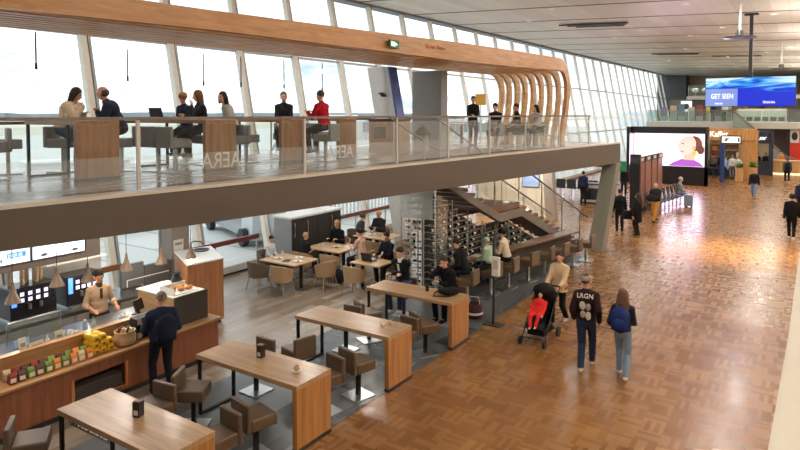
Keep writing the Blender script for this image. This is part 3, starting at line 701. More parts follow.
# coffee machines
def coffee_machine(label, y, w):
    t = thing('coffee_machine', label, 'coffee machine', (-11.95, y, .94), 0, 'coffee machines on the back counter')
    m = MB(); m.b2(-.3, .18, -w / 2, w / 2, .05, .62); m.build('body', plain('17181c', .3), t, 0, .015)
    m = MB(); m.b2(-.28, .26, -w / 2 + .02, w / 2 - .02, 0, .05); m.build('drip_tray', STEEL, t, 0, .005)
    m = MB(); m.b2(.18, .195, -w / 2 + .13, w / 2 - .05, .33, .58); d = m.build('display', plain('20222c', .2), t)
    for i in range(4):
        for j in range(2):
            q = MB(); y0 = -w / 2 + .16 + i * (w - .26) / 4; q.b2(.195, .20, y0, y0 + .07, .36 + j * .11, .43 + j * .11); q.build('drink_key', glow('d8d4ea', .9), d)
    m = MB(); m.b2(.18, .2, -w / 2 + .02, -w / 2 + .10, .30, .60); m.build('light_strip', glow('4a86ff', 1.6), t)
    for s_ in (-.1, .1):
        m = MB(); m.cyl((.22, s_, .22), (.22, s_, .32), .03, n=12); m.build('spout', STEEL, t, 50)
    m = MB(); m.cyl((.22, -.1, .05), (.22, -.1, .15), .035, .045, 12); 
    return t
coffee_machine('black coffee machine with a blue light strip under the paper cup stacks', 5.75, .82)
coffee_machine('black coffee machine with lit drink keys, nearer the barista', 6.72, .72)
for i, (x, y, h) in enumerate(((-12.1, 5.5, .42), (-12.0, 5.66, .50), (-12.1, 5.78, .34), (-11.98, 5.90, .48), (-12.1, 6.03, .56), (-12.15, 5.95, .45))):
    m = MB(); n = int(h / .035)
    m.rings([[V((r * math.cos(2 * PI * k / 14), r * math.sin(2 * PI * k / 14), z)) for k in range(14)] for q in range(n) for r, z in ((.036, q * .035), (.047, q * .035 + .033))])
    o = m.build('paper_cup_stack', plain('b9a58c', .7), None, 0, 0, (x, y, 1.562)); tag(o, 'tall stack of kraft paper cups on top of the coffee machine', 'cup stack', 'paper cup stacks on the coffee machine')
t = thing('bottle_shelf', 'small white wall shelf of syrup bottles behind the second coffee machine', 'shelf', (-12.5, 6.75, 1.72))
m = MB(); m.b2(-.02, .22, -.5, .75, 0, .03); m.build('board', WHITE, t); m = MB(); m.b2(-.05, -.02, -.5, .75, -.9, .55); m.build('back_panel', plain('d8d8d4', .5), t); m = MB(); m.b2(-.045, -.021, -.48, -.44, -1.72, -.9); m.b2(-.045, -.021, .69, .73, -1.72, -.9); m.build('upright', STEEL, t)
for k in range(8):
    m = MB(); m.mi = k % 3; m.lathe([(.034, 0), (.036, .16), (.03, .19), (.012, .235), (.012, .29)], (0, 0, 0), 14); m.mi = 3; m.lathe([(.0365, .05), (.0365, .13)], (0, 0, 0), 14)
    o = m.build('syrup_bottle', [plain('b5622f', .2), plain('8a4a25', .2), plain('cf8a4f', .2), plain('ece8df', .6)], None, 50, 0, (-12.38, 6.36 + k * .14, 1.753)); tag(o, 'amber syrup bottle with a white label on the small white shelf', 'bottle', 'syrup bottles on the white shelf')
# partitions at the back
t = thing('grey_partition', 'tall dark grey partition screen behind the till', 'partition', (-12.2, 7.75, 0))
m = MB(); m.b2(-.04, .04, .55, 1.25, .0, 1.35); m.build('panel', plain('55585a', .45), t, 0, .004)
m = MB(); m.b2(-.04, .04, -.0, .52, .945, 1.45); m.build('panel', plain('5e6163', .45), t, 0, .004)
m = MB(); m.b2(.042, .055, .1, 1.15, 1.1, 1.12); m.b2(.042, .055, .1, .12, .96, 1.12); m.build('trim_line', plain('e4e4e2', .4), t)
# goods on the ledge
packs = [('8a2f2a', 'dark red'), ('d9813a', 'orange'), ('5a3c30', 'brown'), ('c9b78f', 'straw coloured'), ('6f8a3f', 'green')]
protos = {}
i = 0
for row in range(2):
    for k in range(10):
        c, nm = packs[(k * 2 + row * 3 + (k // 3)) % 5]; y = 4.33 + k * .128; x = -9.55 - row * .17; z = .785
        lab, grp = '%s snack pack with a pale label in the rows on the bar ledge' % nm, '%s snack packs on the bar ledge' % nm
        if c not in protos:
            t = thing('snack_pack', lab, 'snack pack', (x, y, z), random.uniform(-.15, .15), grp)
            m = MB(); m.rings([[V((a * .05 * q, b_ * .05 * r, zz)) for a, b_ in ((-1, -1), (1, -1), (1, 1), (-1, 1))] for q, r, zz in ((.9, 1, 0), (1, 1.02, .05), (.8, 1, .12), (.15, 1, .165))]); m.build('bag', plain(c, .35), t, 0, .008)
            m = MB(); m.box((.0505, 0, .06), (.006, .075, .06)); m.build('label', plain('e8ddc8', .5), t); protos[c] = t
        else: dup(protos[c], (x, y, z + row * .0), random.uniform(-.15, .15))
Y_ = plain('e3b51f', .35)
pil = [(x, y, z) for z in (0, .105, .21) for x in (-9.62, -9.78) for y in (5.62, 5.74, 5.86) if not (z > .2 and y > 5.8)]
y0 = None
for (x, y, z) in pil:
    loc = (x, y, .785 + z); rz = random.uniform(-.03, .03)
    if y0 is None:
        y0 = thing('yellow_bag', 'bright yellow snack bag in the pile on the bar ledge', 'snack bag', loc, rz, 'yellow snack bags in a pile')
        m = MB(); m.rings([[V((a * .073 * q, b_ * .055 * q, zz)) for a, b_ in ((-1, -1), (0, -1.05), (1, -1), (1.05, 0), (1, 1), (0, 1.05), (-1, 1), (-1.05, 0))] for q, zz in ((.8, 0), (1, .03), (1, .07), (.8, .102))]); m.build('bag', Y_, y0, 40, .006)
        m = MB(); m.box((.0775, 0, .05), (.004, .05, .035)); m.build('print', plain('8a4a1c', .5), y0)
    else: dup(y0, loc, rz)
t = thing('kraft_sack', 'open rolled kraft paper sack full of wrapped bars on the bar ledge', 'sack', (-9.62, 6.16, .785))
m = MB(); n = 18; m.rings([[V((r * math.cos(2 * PI * k / n), r * 1.05 * math.sin(2 * PI * k / n), z)) for k in range(n)] for r, z in ((.13, 0), (.17, .04), (.175, .14), (.155, .20), (.17, .235), (.15, .235), (.135, .16))]); m.build('sack', plain('c6a67c', .8, 0, .1, 20, .3), t, 60)
for k in range(9):
    a = k * 2.4; r = .03 + .009 * k; c = ('2e211b', '7a3a2a', 'd8c39a')[k % 3]
    m = MB(); m.box((0, 0, 0), (.05, .03, .14)); o = m.build('wrapped_bar', plain(c, .35), None, 0, .006, (-9.62 + r * math.cos(a), 6.16 + r * math.sin(a), 1.015)); o.rotation_euler = (.5 * math.sin(a), .5 * math.cos(a), a)
    tag(o, '%s wrapped snack bar sticking out of the kraft sack' % {'2e211b': 'dark', '7a3a2a': 'reddish', 'd8c39a': 'pale'}[c], 'snack bar', '%s bars in the kraft sack' % {'2e211b': 'dark', '7a3a2a': 'reddish', 'd8c39a': 'pale'}[c])
t = thing('cup_rack', 'black rack of pale takeaway boxes beside the kraft sack', 'rack', (-9.70, 6.55, .785))
m = MB()
for y in (-.17, -.055, .06, .175): m.b2(-.10, .10, y - .006, y + .006, 0, .36)
for z in (0, .12, .24, .35): m.b2(-.10, .10, -.17, .175, z, z + .01)
m.build('rack_frame', DARK, t)
for a in range(3):
    for b_ in range(3):
        if (a + b_) % 2 == 0:
            m = MB(); m.b2(-.09, .09, -.1125 + a * .115 - .045, -.1125 + a * .115 + .045, .012 + b_ * .12, .10 + b_ * .12); o = m.build('takeaway_box', plain('c9b596', .6), None, 0, .004, (-9.70, 6.55, .785)); tag(o, 'pale takeaway box slotted in the black rack on the ledge', 'box', 'takeaway boxes in the black rack')
def bottle(label, loc, col, h=.2, r=.03, capc='ffffff', group=None):
    t = thing('bottle', label, 'bottle', loc, 0, group)
    m = MB(); m.lathe([(r * .95, 0), (r, .01), (r, h * .62), (r * .45, h * .8), (r * .42, h * .92)], (0, 0, 0), 16); m.build('body', plain(col, .25), t, 60)
    m = MB(); m.lathe([(r * .5, h * .9), (r * .5, h)], (0, 0, 0), 12); m.build('cap', plain(capc, .4), t, 40); return t
bottle('cream sauce bottle on the ledge just left of the customer', (-9.55, 6.82, .785), 'd9c7a8', .24, .035, 'e8e0d0')
bottle('pale blue bottle behind the yellow bags', (-10.1, 5.74, 1.004), '7fa9cf', .23, .04)
bottle('bottle with a green lid behind the yellow bags', (-10.12, 5.90, 1.004), 'a9bcb8', .23, .04, '2f7a4a')
bottle('small white milk bottle between the price cards', (-10.02, 5.08, 1.004), 'e8ebe8', .18, .03)
for lab, x, y, w_, h, c in (('larger white price card stand at the near end of the bar deck', -10.05, 4.72, .12, .24, 'e6e6e0'), ('wide low white price card on the bar deck', -10.0, 4.90, .24, .14, 'e3dfd0'), ('yellow and blue flyer card beside the milk bottle', -10.05, 5.28, .14, .19, 'd9cfa0'), ('pale blue sign card behind the price cards', -10.35, 4.85, .24, .12, 'a9bfd6')):
    t = thing('price_card', lab, 'card', (x, y, 1.004), .1)
    m = MB(); m.box((0, 0, h / 2), (.012, w_, h), R=Matrix.Rotation(-.15, 3, 'Y')); m.build('card', plain(c, .5), t)
    m = MB(); m.box((.014, 0, h * .55), (.004, w_ * .6, h * .25), R=Matrix.Rotation(-.15, 3, 'Y')); m.build('print', plain('8a9098' if 'yellow' not in lab else '5a8ab0', .5), t)
for k, (x, y) in enumerate(((-10.05, 5.45), (-10.15, 5.52), (-10.02, 5.56), (-10.2, 5.42), (-10.12, 6.42), (-10.2, 6.52), (-10.05, 6.50))):
    t = thing('milk_jug', 'small white jug on the bar deck behind the snack packs' if k < 4 else 'small white jug on the bar deck in front of the barista', 'jug', (x, y, 1.004), k, 'white jugs behind the snack packs' if k < 4 else 'white jugs in front of the barista')
    m = MB(); m.lathe([(.04, 0), (.045, .03), (.042, .09), (.046, .11), (.04, .11), (.036, .02)], (0, 0, 0), 14); m.build('jug_body', plain('e4e6e6', .3), t, 60)
    m = MB(); m.tube([(.04, 0, .09), (.075, 0, .085), (.075, 0, .04), (.043, 0, .03)], .006); m.build('handle', plain('e4e6e6', .3), t, 60)
t = thing('display_guard', 'glass guard with a steel rim on the bar deck in front of the machines', 'guard', (-10.55, 5.15, 1.004))
m = MB(); m.b2(-.006, .006, -.42, .42, .02, .34); m.build('glass_sheet', glass('eef3f2', .05, .05), t); m = MB(); m.tube([(0, -.43, 0), (0, -.43, .35), (0, .43, .35), (0, .43, 0)], .009); m.build('rim', STEEL, t, 60)
t = thing('till_screen', 'black till screen on a stand between the barista and the customer', 'screen', (-10.25, 6.85, 1.004), .4)
m = MB(); m.box((0, 0, .17), (.03, .26, .2), R=Matrix.Rotation(-.3, 3, 'Y')); m.build('screen', plain('16171a', .2), t, 0, .006); m = MB(); m.b2(-.09, .07, -.08, .08, 0, .015); m.box((-.01, 0, .06), (.03, .05, .12)); m.build('stand', DARK, t)
t = thing('card_terminal', 'small dark card terminal on the bar deck beside the till', 'terminal', (-10.02, 6.95, 1.004), .3)
m = MB(); m.box((0, 0, .035), (.16, .08, .04), R=Matrix.Rotation(.25, 3, 'Y')); m.build('housing', plain('26282b', .35), t, 0, .008); m = MB(); m.box((-.035, 0, .067), (.05, .06, .003), R=Matrix.Rotation(.25, 3, 'Y')); m.build('display', plain('9ab0a8', .2), t)
# end cabinet with dark front
t = thing('pastry_cabinet', 'end cabinet of the bar with a dark grey front panel and pale wooden side', 'cabinet', (0, 0, 0))
m = MB(); m.b2(-10.75, -9.62, 7.17, 7.86, .788, 1.30); m.build('body', wood('a98258', 'cfa97c', 'x'), t, 0, .004)
m = MB(); m.b2(-9.62, -9.575, 7.14, 7.88, .788, 1.33); m.build('front_panel', plain('3c3733', .4), t, 0, .005)
m = MB(); m.b2(-10.78, -9.63, 7.15, 7.87, 1.30, 1.325); m.build('worktop', plain('d9d4ca', .4), t, 0, .003)
m = MB(); m.b2(-10.75, -10.03, 7.12, 8.0, 0, .74); m.build('base_unit', BARW, t)
t = thing('pastry_tray', 'white tray with a glass front holding pastries on the end cabinet', 'tray', (-9.9, 7.5, 1.327))
m = MB(); m.b2(-.22, .2, -.28, .28, 0, .015); m.b2(-.22, .2, -.28, -.265, .015, .12); m.b2(-.22, -.205, -.28, .28, .015, .12); m.build('tray', plain('e9e9e6', .4), t)
for k, (x, y) in enumerate(((-.08, -.1), (.04, .0), (.08, .14), (-.1, .1))):
    m = MB(); m.ell((0, 0, .04), (.05, .085, .04)); o = m.build('pastry', plain('c8853f', .6, 0, .25, 25), None, 60, 0, (-9.9 + x, 7.5 + y, 1.345)); tag(o, 'golden brown pastry on the white tray', 'pastry', 'pastries on the white tray')
m = MB(); m.lathe([(.06, 0), (.10, .05), (.10, .13), (.06, .2), (.085, .25)], (0, 0, 0), 12); o = m.build('black_bag', plain('17181c', .4), None, 40, 0, (-9.95, 7.72 + .02, 1.345)); o.location = (-10.3, 7.72, 1.327); tag(o, 'crumpled black bag on the end cabinet behind the pastries', 'bag')
# tall wooden unit
t = thing('water_unit', 'tall wooden unit with a white top and a dark tap beside the grey column', 'cabinet', (0, 0, 0))
q = [(-10.9, 9.42), (-12.15, 10.1), (-12.35, 9.2), (-11.0, 8.52)]
m = MB(); m.prism(q, .08, 1.44); m.build('body', wood('8f5d3a', 'ae7a50', 'z'), t, 0, .005); m = MB(); m.prism([(a * .999, b_) for a, b_ in q], 1.44, 1.475); m.build('worktop', plain('e9e8e4', .35), t, 0, .004)
m = MB(); m.prism([(-10.95, 9.38), (-12.12, 10.05), (-12.3, 9.25), (-11.05, 8.58)], 0, .08); m.build('kick_plate', DARK, t)
m = MB(); m.tube([(-11.75, 9.2, 1.475), (-11.75, 9.2, 1.72), (-11.70, 9.24, 1.78), (-11.5, 9.3, 1.78), (-11.45, 9.3, 1.72)], .016, 10); m.build('tap', plain('6a5f58', .3, .6), t, 60)
m = MB(); m.lathe([(.17, 0), (.19, .02), (.17, .02), (.15, .005)], (0, 0, 0), 20); o = m.build('black_plate', DARK, None, 50, 0, (-11.9, 9.62, 1.476)); tag(o, 'flat black dish on the white top of the tall unit', 'dish')
t = thing('notice_sign', 'white notice sheet fixed to the grey column by the windows', 'notice', (-12.49, 9.45, 1.45)); m = MB(); m.b2(0, .008, -.16, .12, -.2, .25); m.build('sheet', plain('d9d6d0', .6), t)
m = MB(); m.b2(.008, .010, -.12, .08, .12, .18); m.build('print_line', plain('8b8b88', .6), t)
# menu screens on a bulkhead
c = MB(); c.b2(-11.35, -10.96, 3.2, 6.55, 2.08, 3.14); struct('trim_30', c, plain('6a6057', .5))
for lab, ya, yb, nm in (('white menu screen above the bar with a blue offer banner', 4.1, 5.30, 0), ('white menu screen above the bar with two small pictures, nearer the windows', 5.34, 6.25, 1)):
    t = thing('menu_screen', lab, 'screen', (-10.955, ya, 2.22)); w_ = yb - ya
    m = MB(); m.b2(0, .03, 0, w_, 0, .58); m.build('screen', glow('dfe9f7', .95), t)
    m = MB(); m.b2(-.0, .035, w_ - .012, w_ + .012, 0, .58); m.build('bezel', DARK, t)
    if nm == 0:
        m = MB(); m.b2(.031, .034, .82, 1.12, .10, .185); bn = m.build('banner', glow('3f8fd0', .9), t)
        text('2 FOR 5€', .075, glow('ffffff', 1.004), 'lettering', bn, Matrix.Translation((.036, .835, .115)) @ Matrix.Rotation(PI / 2, 4, 'Z') @ Matrix.Rotation(PI / 2, 4, 'X'), .001, 'LEFT', .75)
        for y in (.72,): m = MB(); m.b2(.031, .033, y, y + .03, .05, .1); m.build('picture', plain('5a6a80', .5), t)
    else:
        for y in (.18, .72): m = MB(); m.ell((.031, y, .06), (.004, .06, .025)); m.build('picture', plain('4f555c', .5), t, 50)
# pendant lamps
pw = wood('6a5442', '8a725c', 'z', .6)
for k, (lab, x, y, zb) in enumerate((('wooden cone pendant lamp at the near end of the bar, leftmost', -10.75, 4.92, 1.62), ('wooden cone pendant lamp in front of the second coffee machine', -10.8, 5.66, 1.72), ('wooden cone pendant lamp just left of the barista', -11.3, 6.5, 1.54), ('wooden cone pendant lamp just right of the barista', -11.3, 7.3, 1.58), ('wooden cone pendant lamp in front of the grey partition', -11.3, 8.1, 1.55), ('wooden cone pendant lamp in front of the grey column', -11.3, 8.85, 1.52))):
    t = thing('pendant_lamp', lab, 'lamp', (x, y, 3.14), 0, 'cone pendant lamps over the bar'); z = zb - 3.14
    m = MB(); m.lathe([(.018, z + .34), (.03, z + .24), (.06, z + .14), (.125, z), (.115, z), (.05, z + .13), (.02, z + .22)], (0, 0, 0), 20); m.build('lamp_shade', pw, t, 60)
    m = MB(); m.cyl((0, 0, z + .33), (0, 0, 0), .006, n=6); m.build('cord', DARK, t, 60)
    m = MB(); m.ell((0, 0, z + .05), .03); m.build('bulb', glow('ffe6bc', 6), t, 60)
    l = bpy.data.lights.new('pendant_light', 'POINT'); l.energy = 9; l.color = (1, .86, .68); l.shadow_soft_size = .04; o = bpy.data.objects.new('pendant_light', l); COL.objects.link(o); o.location = (x, y, zb - .04)
# people at the bar
person('barista in a beige short-sleeved uniform shirt standing behind the bar', (-11.15, 6.62, 0), -100, 1.76, top='b3957a', bottom='2c2a2a', hair='2c211b', style='short', lod=0, sleeve='roll', under='3a342c', nod=22, turn=-6, hl=(-.22, .26, 1.06), hr=(.2, .24, 1.06), skn='b9805f')
person('customer in a navy jacket standing at the bar with his back turned', (-8.98, 6.42, 0), 72, 1.72, top='1a2136', bottom='17171b', shoe='1c1b1c', hair='776a5e', style='short', lod=0, nod=5, turn=20, hl=(-.2, .34, 1.1), hr=(.26, .2, .98), puff=.03, wide=1.12, feet=[(-.14, .02, 0), (.13, -.04, 0)])
def backpack(label, loc, ang, col, w=.32, h=.44, d=.17, tilt=0):
    t = thing('backpack', label, 'backpack', loc, math.radians(ang))
    m = MB(); m.ell((0, -d * .45, h * .45), (w * .52, d * .62, h * .52), n=16, k=11); m.box((0, -d * .35, h * .40), (w * .86, d * .8, h * .72)); put(fuse(m, .014, 'bag', 4), 'bag', fabric(col), t)
    m = MB(); m.ell((0, -d * 1.0, h * .30), (w * .38, d * .28, h * .25)); put(fuse(m, .012, 'pocket', 3), 'pocket', fabric(col), t)
    m = MB(); m.tube([(-.03, -d * .2, h * .93), (-.02, -d * .2, h * 1.02), (.02, -d * .2, h * 1.02), (.03, -d * .2, h * .93)], .009); m.build('grab_handle', fabric('1c1c20'), t, 60)
    return t
backpack('dark navy backpack worn on the customer\'s back at the bar', (-8.98 + .13, 6.42 - .04, .93), 72, '15182a', .36, .48, .20)
# strip with lettering on the floor
t = thing('floor_strip', 'dark floor strip with white block lettering between the bar and the first table', 'floor sign', (-8.7, 5.06, .001))
m = MB(); m.b2(-.52, .52, -.085, .085, 0, .004); m.build('strip', plain('2a211c', .5), t)
text('FOOD DRINKS', .16, plain('efe6d8', .5), 'lettering', t, Matrix.Translation((-.46, -.055, .0065)), .002, 'LEFT', .80)
# ================================================================ GROUND FLOOR SEATING
for lab, y in (('oak bar table nearest the camera, with a black menu holder on it', 4.46), ('second oak bar table from the camera, holding a cup and saucer', 6.61), ('third oak bar table from the camera, holding two small cups', 8.86), ('oak bar table where two men in black sit, farthest of the row', 11.1)):
    bar_table(lab, 'oak bar tables by the parquet', (-6.83, y, 0))
placed(bar_stool, [
    ('brown bar stool at the bottom edge of the picture in front of the nearest table', -8.12, 3.86, 0, -35),
    ('brown bar stool behind the nearest table, towards the bar', -7.6, 5.28, 0, 185),
    ('brown bar stool between the first two tables, seat turned to the right', -7.62, 5.96, 0, -58),
    ('brown bar stool behind the end panel of the nearest table', -6.22, 5.24, 0, 172),
    ('brown bar stool in front of the second table by its end panel', -6.22, 5.88, 0, -12),
    ('brown bar stool behind the second table at its menu holder', -7.7, 7.35, 0, 178),
    ('brown bar stool at the third table with its seat turned to the left', -7.35, 8.0, 0, 75),
    ('brown bar stool behind the end panel of the second table', -6.25, 7.42, 0, 168),
    ('brown bar stool in front of the third table by its end panel', -6.15, 8.12, 0, -14),
    ('brown bar stool behind the third table, largely hidden under it', -7.55, 9.62, 0, 180),
    ('brown bar stool in front of the last table, seat turned right', -7.5, 10.28, 0, -28),
    ('brown bar stool behind the end panel of the third table', -6.25, 9.66, 0, 172),
    ('brown bar stool in front of the last oak table, by its end panel', -6.15, 10.3, 0, -30),
    ('brown bar stool under the man in black with folded arms', -7.75, 12.06, 0, 180),
    ('brown bar stool under the man resting his head on his hand', -6.45, 12.06, 0, 180),
], 'brown bar stools at the oak tables', LEATH, BLACKM)
# things on the tables
def menu_holder(label, loc, rz):
    t = thing('menu_holder', label, 'menu holder', loc, rz)
    m = MB(); m.b2(-.05, .05, -.05, .05, 0, .19); m.build('holder', plain('1e1d1d', .35), t, 0, .006)
    m = MB(); m.b2(-.03, .03, -.0525, -.05, .03, .09); m.build('sticker', plain('d8d4cc', .5), t); m = MB(); m.b2(-.04, .04, -.04, .04, .19, .20); m.build('napkins', plain('8a6f66', .6), t)
menu_holder('black menu holder with a white sticker on the nearest table', (-6.85, 4.55, .95), .3)
menu_holder('black menu holder on the second table from the camera', (-6.95, 6.72, .95), .1)
def cup(label, loc, saucer=True, col='e9e2d4'):
    t = thing('coffee_cup', label, 'cup', loc)
    z = 0
    if saucer:
        m = MB(); m.lathe([(.03, 0), (.075, .012), (.078, .016), (.03, .006)], (0, 0, 0), 20); m.build('saucer', plain('f0ece4', .25), t, 60); z = .012
    m = MB(); m.lathe([(.022, z), (.036, z + .02), (.042, z + .07), (.038, z + .07), (.03, z + .02)], (0, 0, 0), 18); m.build('cup_body', plain(col, .25), t, 60)
    m = MB(); m.tube([(.039, 0, z + .058), (.062, 0, z + .05), (.06, 0, z + .025), (.036, 0, z + .02)], .005); m.build('handle', plain(col, .25), t, 60)
cup('coffee cup on a saucer near the end panel of the second table', (-6.12, 6.62, .95), True, 'c9a877')
cup('pale cup on the third table, the one nearer the camera', (-6.15, 8.86, .95), False); cup('pale cup on the third table, the one standing farther back', (-6.10, 9.02, .95), False, 'd9c39a')
t = thing('black_bag', 'black handbag with straps lying at the end of the last oak table', 'bag', (-6.1, 11.18, .962), .4)
m = MB(); m.ell((0, 0, .07), (.24, .12, .075)); m.ell((.1, 0, .10), (.12, .10, .07)); put(fuse(m, .012, 'bag_body'), 'bag_body', fabric('1b1b1d'), t)
m = MB(); m.tube([(-.15, -.03, .12), (-.28, -.12, .05), (-.3, -.2, .012), (-.12, -.18, .012), (.05, -.14, .012)], .012); m.build('strap', fabric('232326'), t, 60)
bottle('black drinks flask standing on the last oak table beside the handbag', (-6.62, 11.2, .95), '141416', .20, .036, '1b1b1d')
# lounge furniture
placed(lambda lab: dining_table(lab, 'pale wooden tables by the windows', (0, 0, 0), 0, 1.3, .95), [
    ('pale wooden table with plates beside the dark storage cabinet, nearest the camera', -11.72, 12.4, 0, 0), ('pale wooden table where a family sits behind the dark cabinet', -11.72, 14.25, 0, 0),
    ('pale wooden table at the windows with the man in dark grey', -11.6, 16.45, 0, 0)])
dining_table('small pale table with an open laptop and a man in black', None, (-9.65, 13.42, 0), 0, .95, .75)
placed(tub_chair, [
    ('tan tub chair in front of the plate table, the right one of the near pair', -11.33, 11.72, 0, 5), ('tan tub chair at the right end of the plate table', -10.72, 12.75, 0, 75),
    ('tan tub chair under the child in a black strappy top', -12.0, 13.25, 0, 0), ('tan tub chair in front of the family table with its back to the camera', -11.1, 13.42, 0, 8),
    ('tan tub chair under the woman in pink at the end of the family table', -10.56, 14.3, 0, 90), ('tan tub chair in front of the small laptop table', -9.72, 12.72, 0, 2),
    ('tan tub chair under the man in black with the laptop', -9.65, 14.26, 0, 180), ('empty tan tub chair in front of the window table of the man in dark grey', -11.25, 15.62, 0, 0),
    ('tan tub chair at the right end of the window table', -10.6, 16.6, 0, 80), ('tan tub chair under the man in dark grey at the window table', -12.05, 17.34, 0, 180),
    ('tan tub chair under the blond person in black at the family table', -12.1, 15.14, 0, 180)], 'tan tub chairs in the lounge', TAN)
placed(tub_chair, [('dark olive tub chair in front of the plate table, left of the tan pair', -12.15, 11.70, 0, -4), ('dark olive tub chair under the boy by the window', -12.75, 12.62, 0, -90), ('dark olive tub chair under the person seated low behind the family table', -12.62, 16.62, 0, -90)], 'dark olive tub chairs', OLIVE)
# crockery
def plate(label, loc, grp=None):
    t = thing('plate', label, 'plate', loc, 0, grp)
    m = MB(); m.lathe([(.06, 0), (.125, .014), (.128, .018), (.06, .006)], (0, 0, 0), 22); m.build('dish', plain('eceae4', .25), t, 60)
    m = MB(); m.ell((.01, .01, .018), (.05, .04, .015)); m.build('food', plain('a5793f', .7, 0, .3, 30), t, 60)
for k, (x, y, s_) in enumerate(((-12.0, 12.3, 'left'), (-11.55, 12.62, 'middle'), (-11.3, 12.3, 'right'))): plate('white plate of food on the table nearest the camera, %s one' % ('one by the boy', 'one at the back', 'one at the front right')[k].replace('one ', ''), (x, y, .742), 'plates on the near lounge table')
plate('white plate of food on the family table', (-11.6, 14.3, .742)); plate('white plate on the window table of the man in dark grey', (-11.8, 16.4, .742))
for lab, x, y in (('drinking glass in front of the boy on the plate table', -12.15, 12.6), ('drinking glass on the small laptop table', -10.0, 13.35), ('drinking glass on the window table', -11.4, 16.3), ('drinking glass on the family table', -11.9, 14.05)):
    m = MB(); m.lathe([(.028, 0), (.036, .13), (.031, .13), (.024, .012)], (0, 0, 0), 14); o = m.build('glass', plain('c4cccc', .1), None, 60, loc=(x, y, .742)); tag(o, lab, 'glass')
bottle('dark bottle standing on the window table', (-11.2, 16.5, .742), '23262a', .23, .034, '111111')
laptop('open black laptop on the small table of the man in black', (-9.75, 13.45, .742), math.radians(180), col='1c1d20')
t = thing('phone', 'dark tablet lying on the plate table', 'tablet', (-11.62, 12.22, .742), .4); m = MB(); m.b2(-.10, .10, -.14, .14, 0, .010); m.build('body', plain('2a2c31', .3), t, 0, .003); m = MB(); m.b2(-.085, .085, -.12, .12, .010, .0115); m.build('screen', plain('4a5058', .15), t)
# storage cabinet
t = thing('storage_cabinet', 'tall dark storage cabinet with white top and handles in front of the windows', 'cabinet', (0, 0, 0))
m = MB(); m.b2(-13.7, -12.98, 13.85, 16.25, .06, 1.50); m.build('body', plain('8f9294', .4), t, 0, .004); m = MB(); m.b2(-13.75, -12.94, 13.82, 16.28, 1.50, 1.56); m.build('worktop', plain('e6e5e1', .4), t, 0, .004); m = MB(); m.b2(-13.7, -13.0, 13.9, 16.2, 0, .06); m.build('kick_plate', DARK, t)
for k in range(4):
    m = MB(); m.b2(-12.98, -12.955, 13.88 + k * .59, 14.45 + k * .59, .1, 1.48); d = m.build('door', plain('2f2c2a', .45), t, 0, .003)
    if k != 2: q = MB(); y = 13.96 + k * .59; q.tube([(-12.955, y, .95), (-12.92, y, .97), (-12.92, y, 1.35), (-12.955, y, 1.37)], .010); q.build('handle', plain('e9e9e6', .3), d, 60)
# red-brown guard rails before the windows
RR = plain('6e3430', .4, 0, .1, 6, coat=.2); RO = wood('8a5434', 'a66b42', 'y')
for lab, ya, yb, mm in (('orange-brown wooden guard rail at the windows behind the bar', 3.2, 9.0, RO), ('red-brown guard rail at the windows ending at the dark cabinet', 10.2, 13.6, RR), ('red-brown guard rail at the windows beyond the dark cabinet', 16.5, 24.6, RR)):
    t = thing('guard_rail', lab, 'rail', (-14.12, 0, 0)); m = MB(); m.b2(-.04, .04, ya, yb, .86, 1.0); m.build('rail', mm, t, 0, .008)
    n = max(2, int((yb - ya) / 1.9))
    for k in range(n + 1): q = MB(); y = ya + .08 + (yb - ya - .16) * k / n; q.b2(-.02, .02, y - .02, y + .02, .262, .86); q.build('post', GREYM, t)
# ---- people seated on the ground floor
def sp(*a, **k): k.setdefault('lod', 1); return person(*a, pose='sit', **k)
bft = [(-.11, .37, .17), (.11, .40, .15)]
sp('man in black with folded arms and a beard seated at the last oak table', (-7.75, 12.08, 0), 182, 1.80, top='141518', bottom='3c4a66', shoe='d8d5ce', hair='2b2019', style='short', seat=.66, lean=14, nod=20, hl=(.10, .36, 1.02), hr=(-.10, .38, 1.04), feet=bft, under='d9d6d0', lod=0, puff=.008, wide=1.12)
sp('man in black resting his head on his hand at the last oak table', (-6.45, 12.08, 0), 165, 1.80, top='141518', bottom='16171a', hair='3a2c22', style='short', seat=.66, lean=24, nod=14, turn=22, hr=(.14, .26, 1.28), hl=(-.02, .42, 1.02), feet=bft, lod=0, puff=.012, wide=1.1)
sp('boy with short dark hair and a pale top seated sideways by the window', (-12.75, 12.62, 0), -88, 1.38, top='c9cccf', bottom='4a4f58', hair='2e231c', style='short', lean=10, nod=25, turn=-10, feet=[(-.1, .36, .1), (.1, .36, .1)])
sp('fair-haired child in a black strappy top seated with their back to the camera', (-12.0, 13.27, 0), -10, 1.45, top='1d1c1e', bottom='2a2c33', hair='b08a5e', style='short', sleeve='short', lean=6, hl=(-.14, .30, .95), hr=(.14, .32, .95))
sp('blond person in black leaning over the far side of the family table', (-12.1, 15.14, 0), 188, 1.76, top='191a1f', bottom='22242a', hair='b5855a', style='short', lean=15, nod=22, hl=(-.16, .42, .86), hr=(.16, .42, .86))
sp('woman with dark tied-up hair in a pale pink top at the family table', (-10.56, 14.28, 0), 92, 1.68, top='d0a898', bottom='1b1b1f', hair='1f1815', style='bun', lean=10, sleeve='short', hl=(-.10, .42, .92), hr=(.12, .44, .88), nod=8)
sp('person with grey-brown hair seated low behind the family table', (-12.62, 16.62, 0), -80, 1.66, top='4b4a4c', bottom='2d2f36', hair='4f463e', style='curly', lean=18, nod=15)
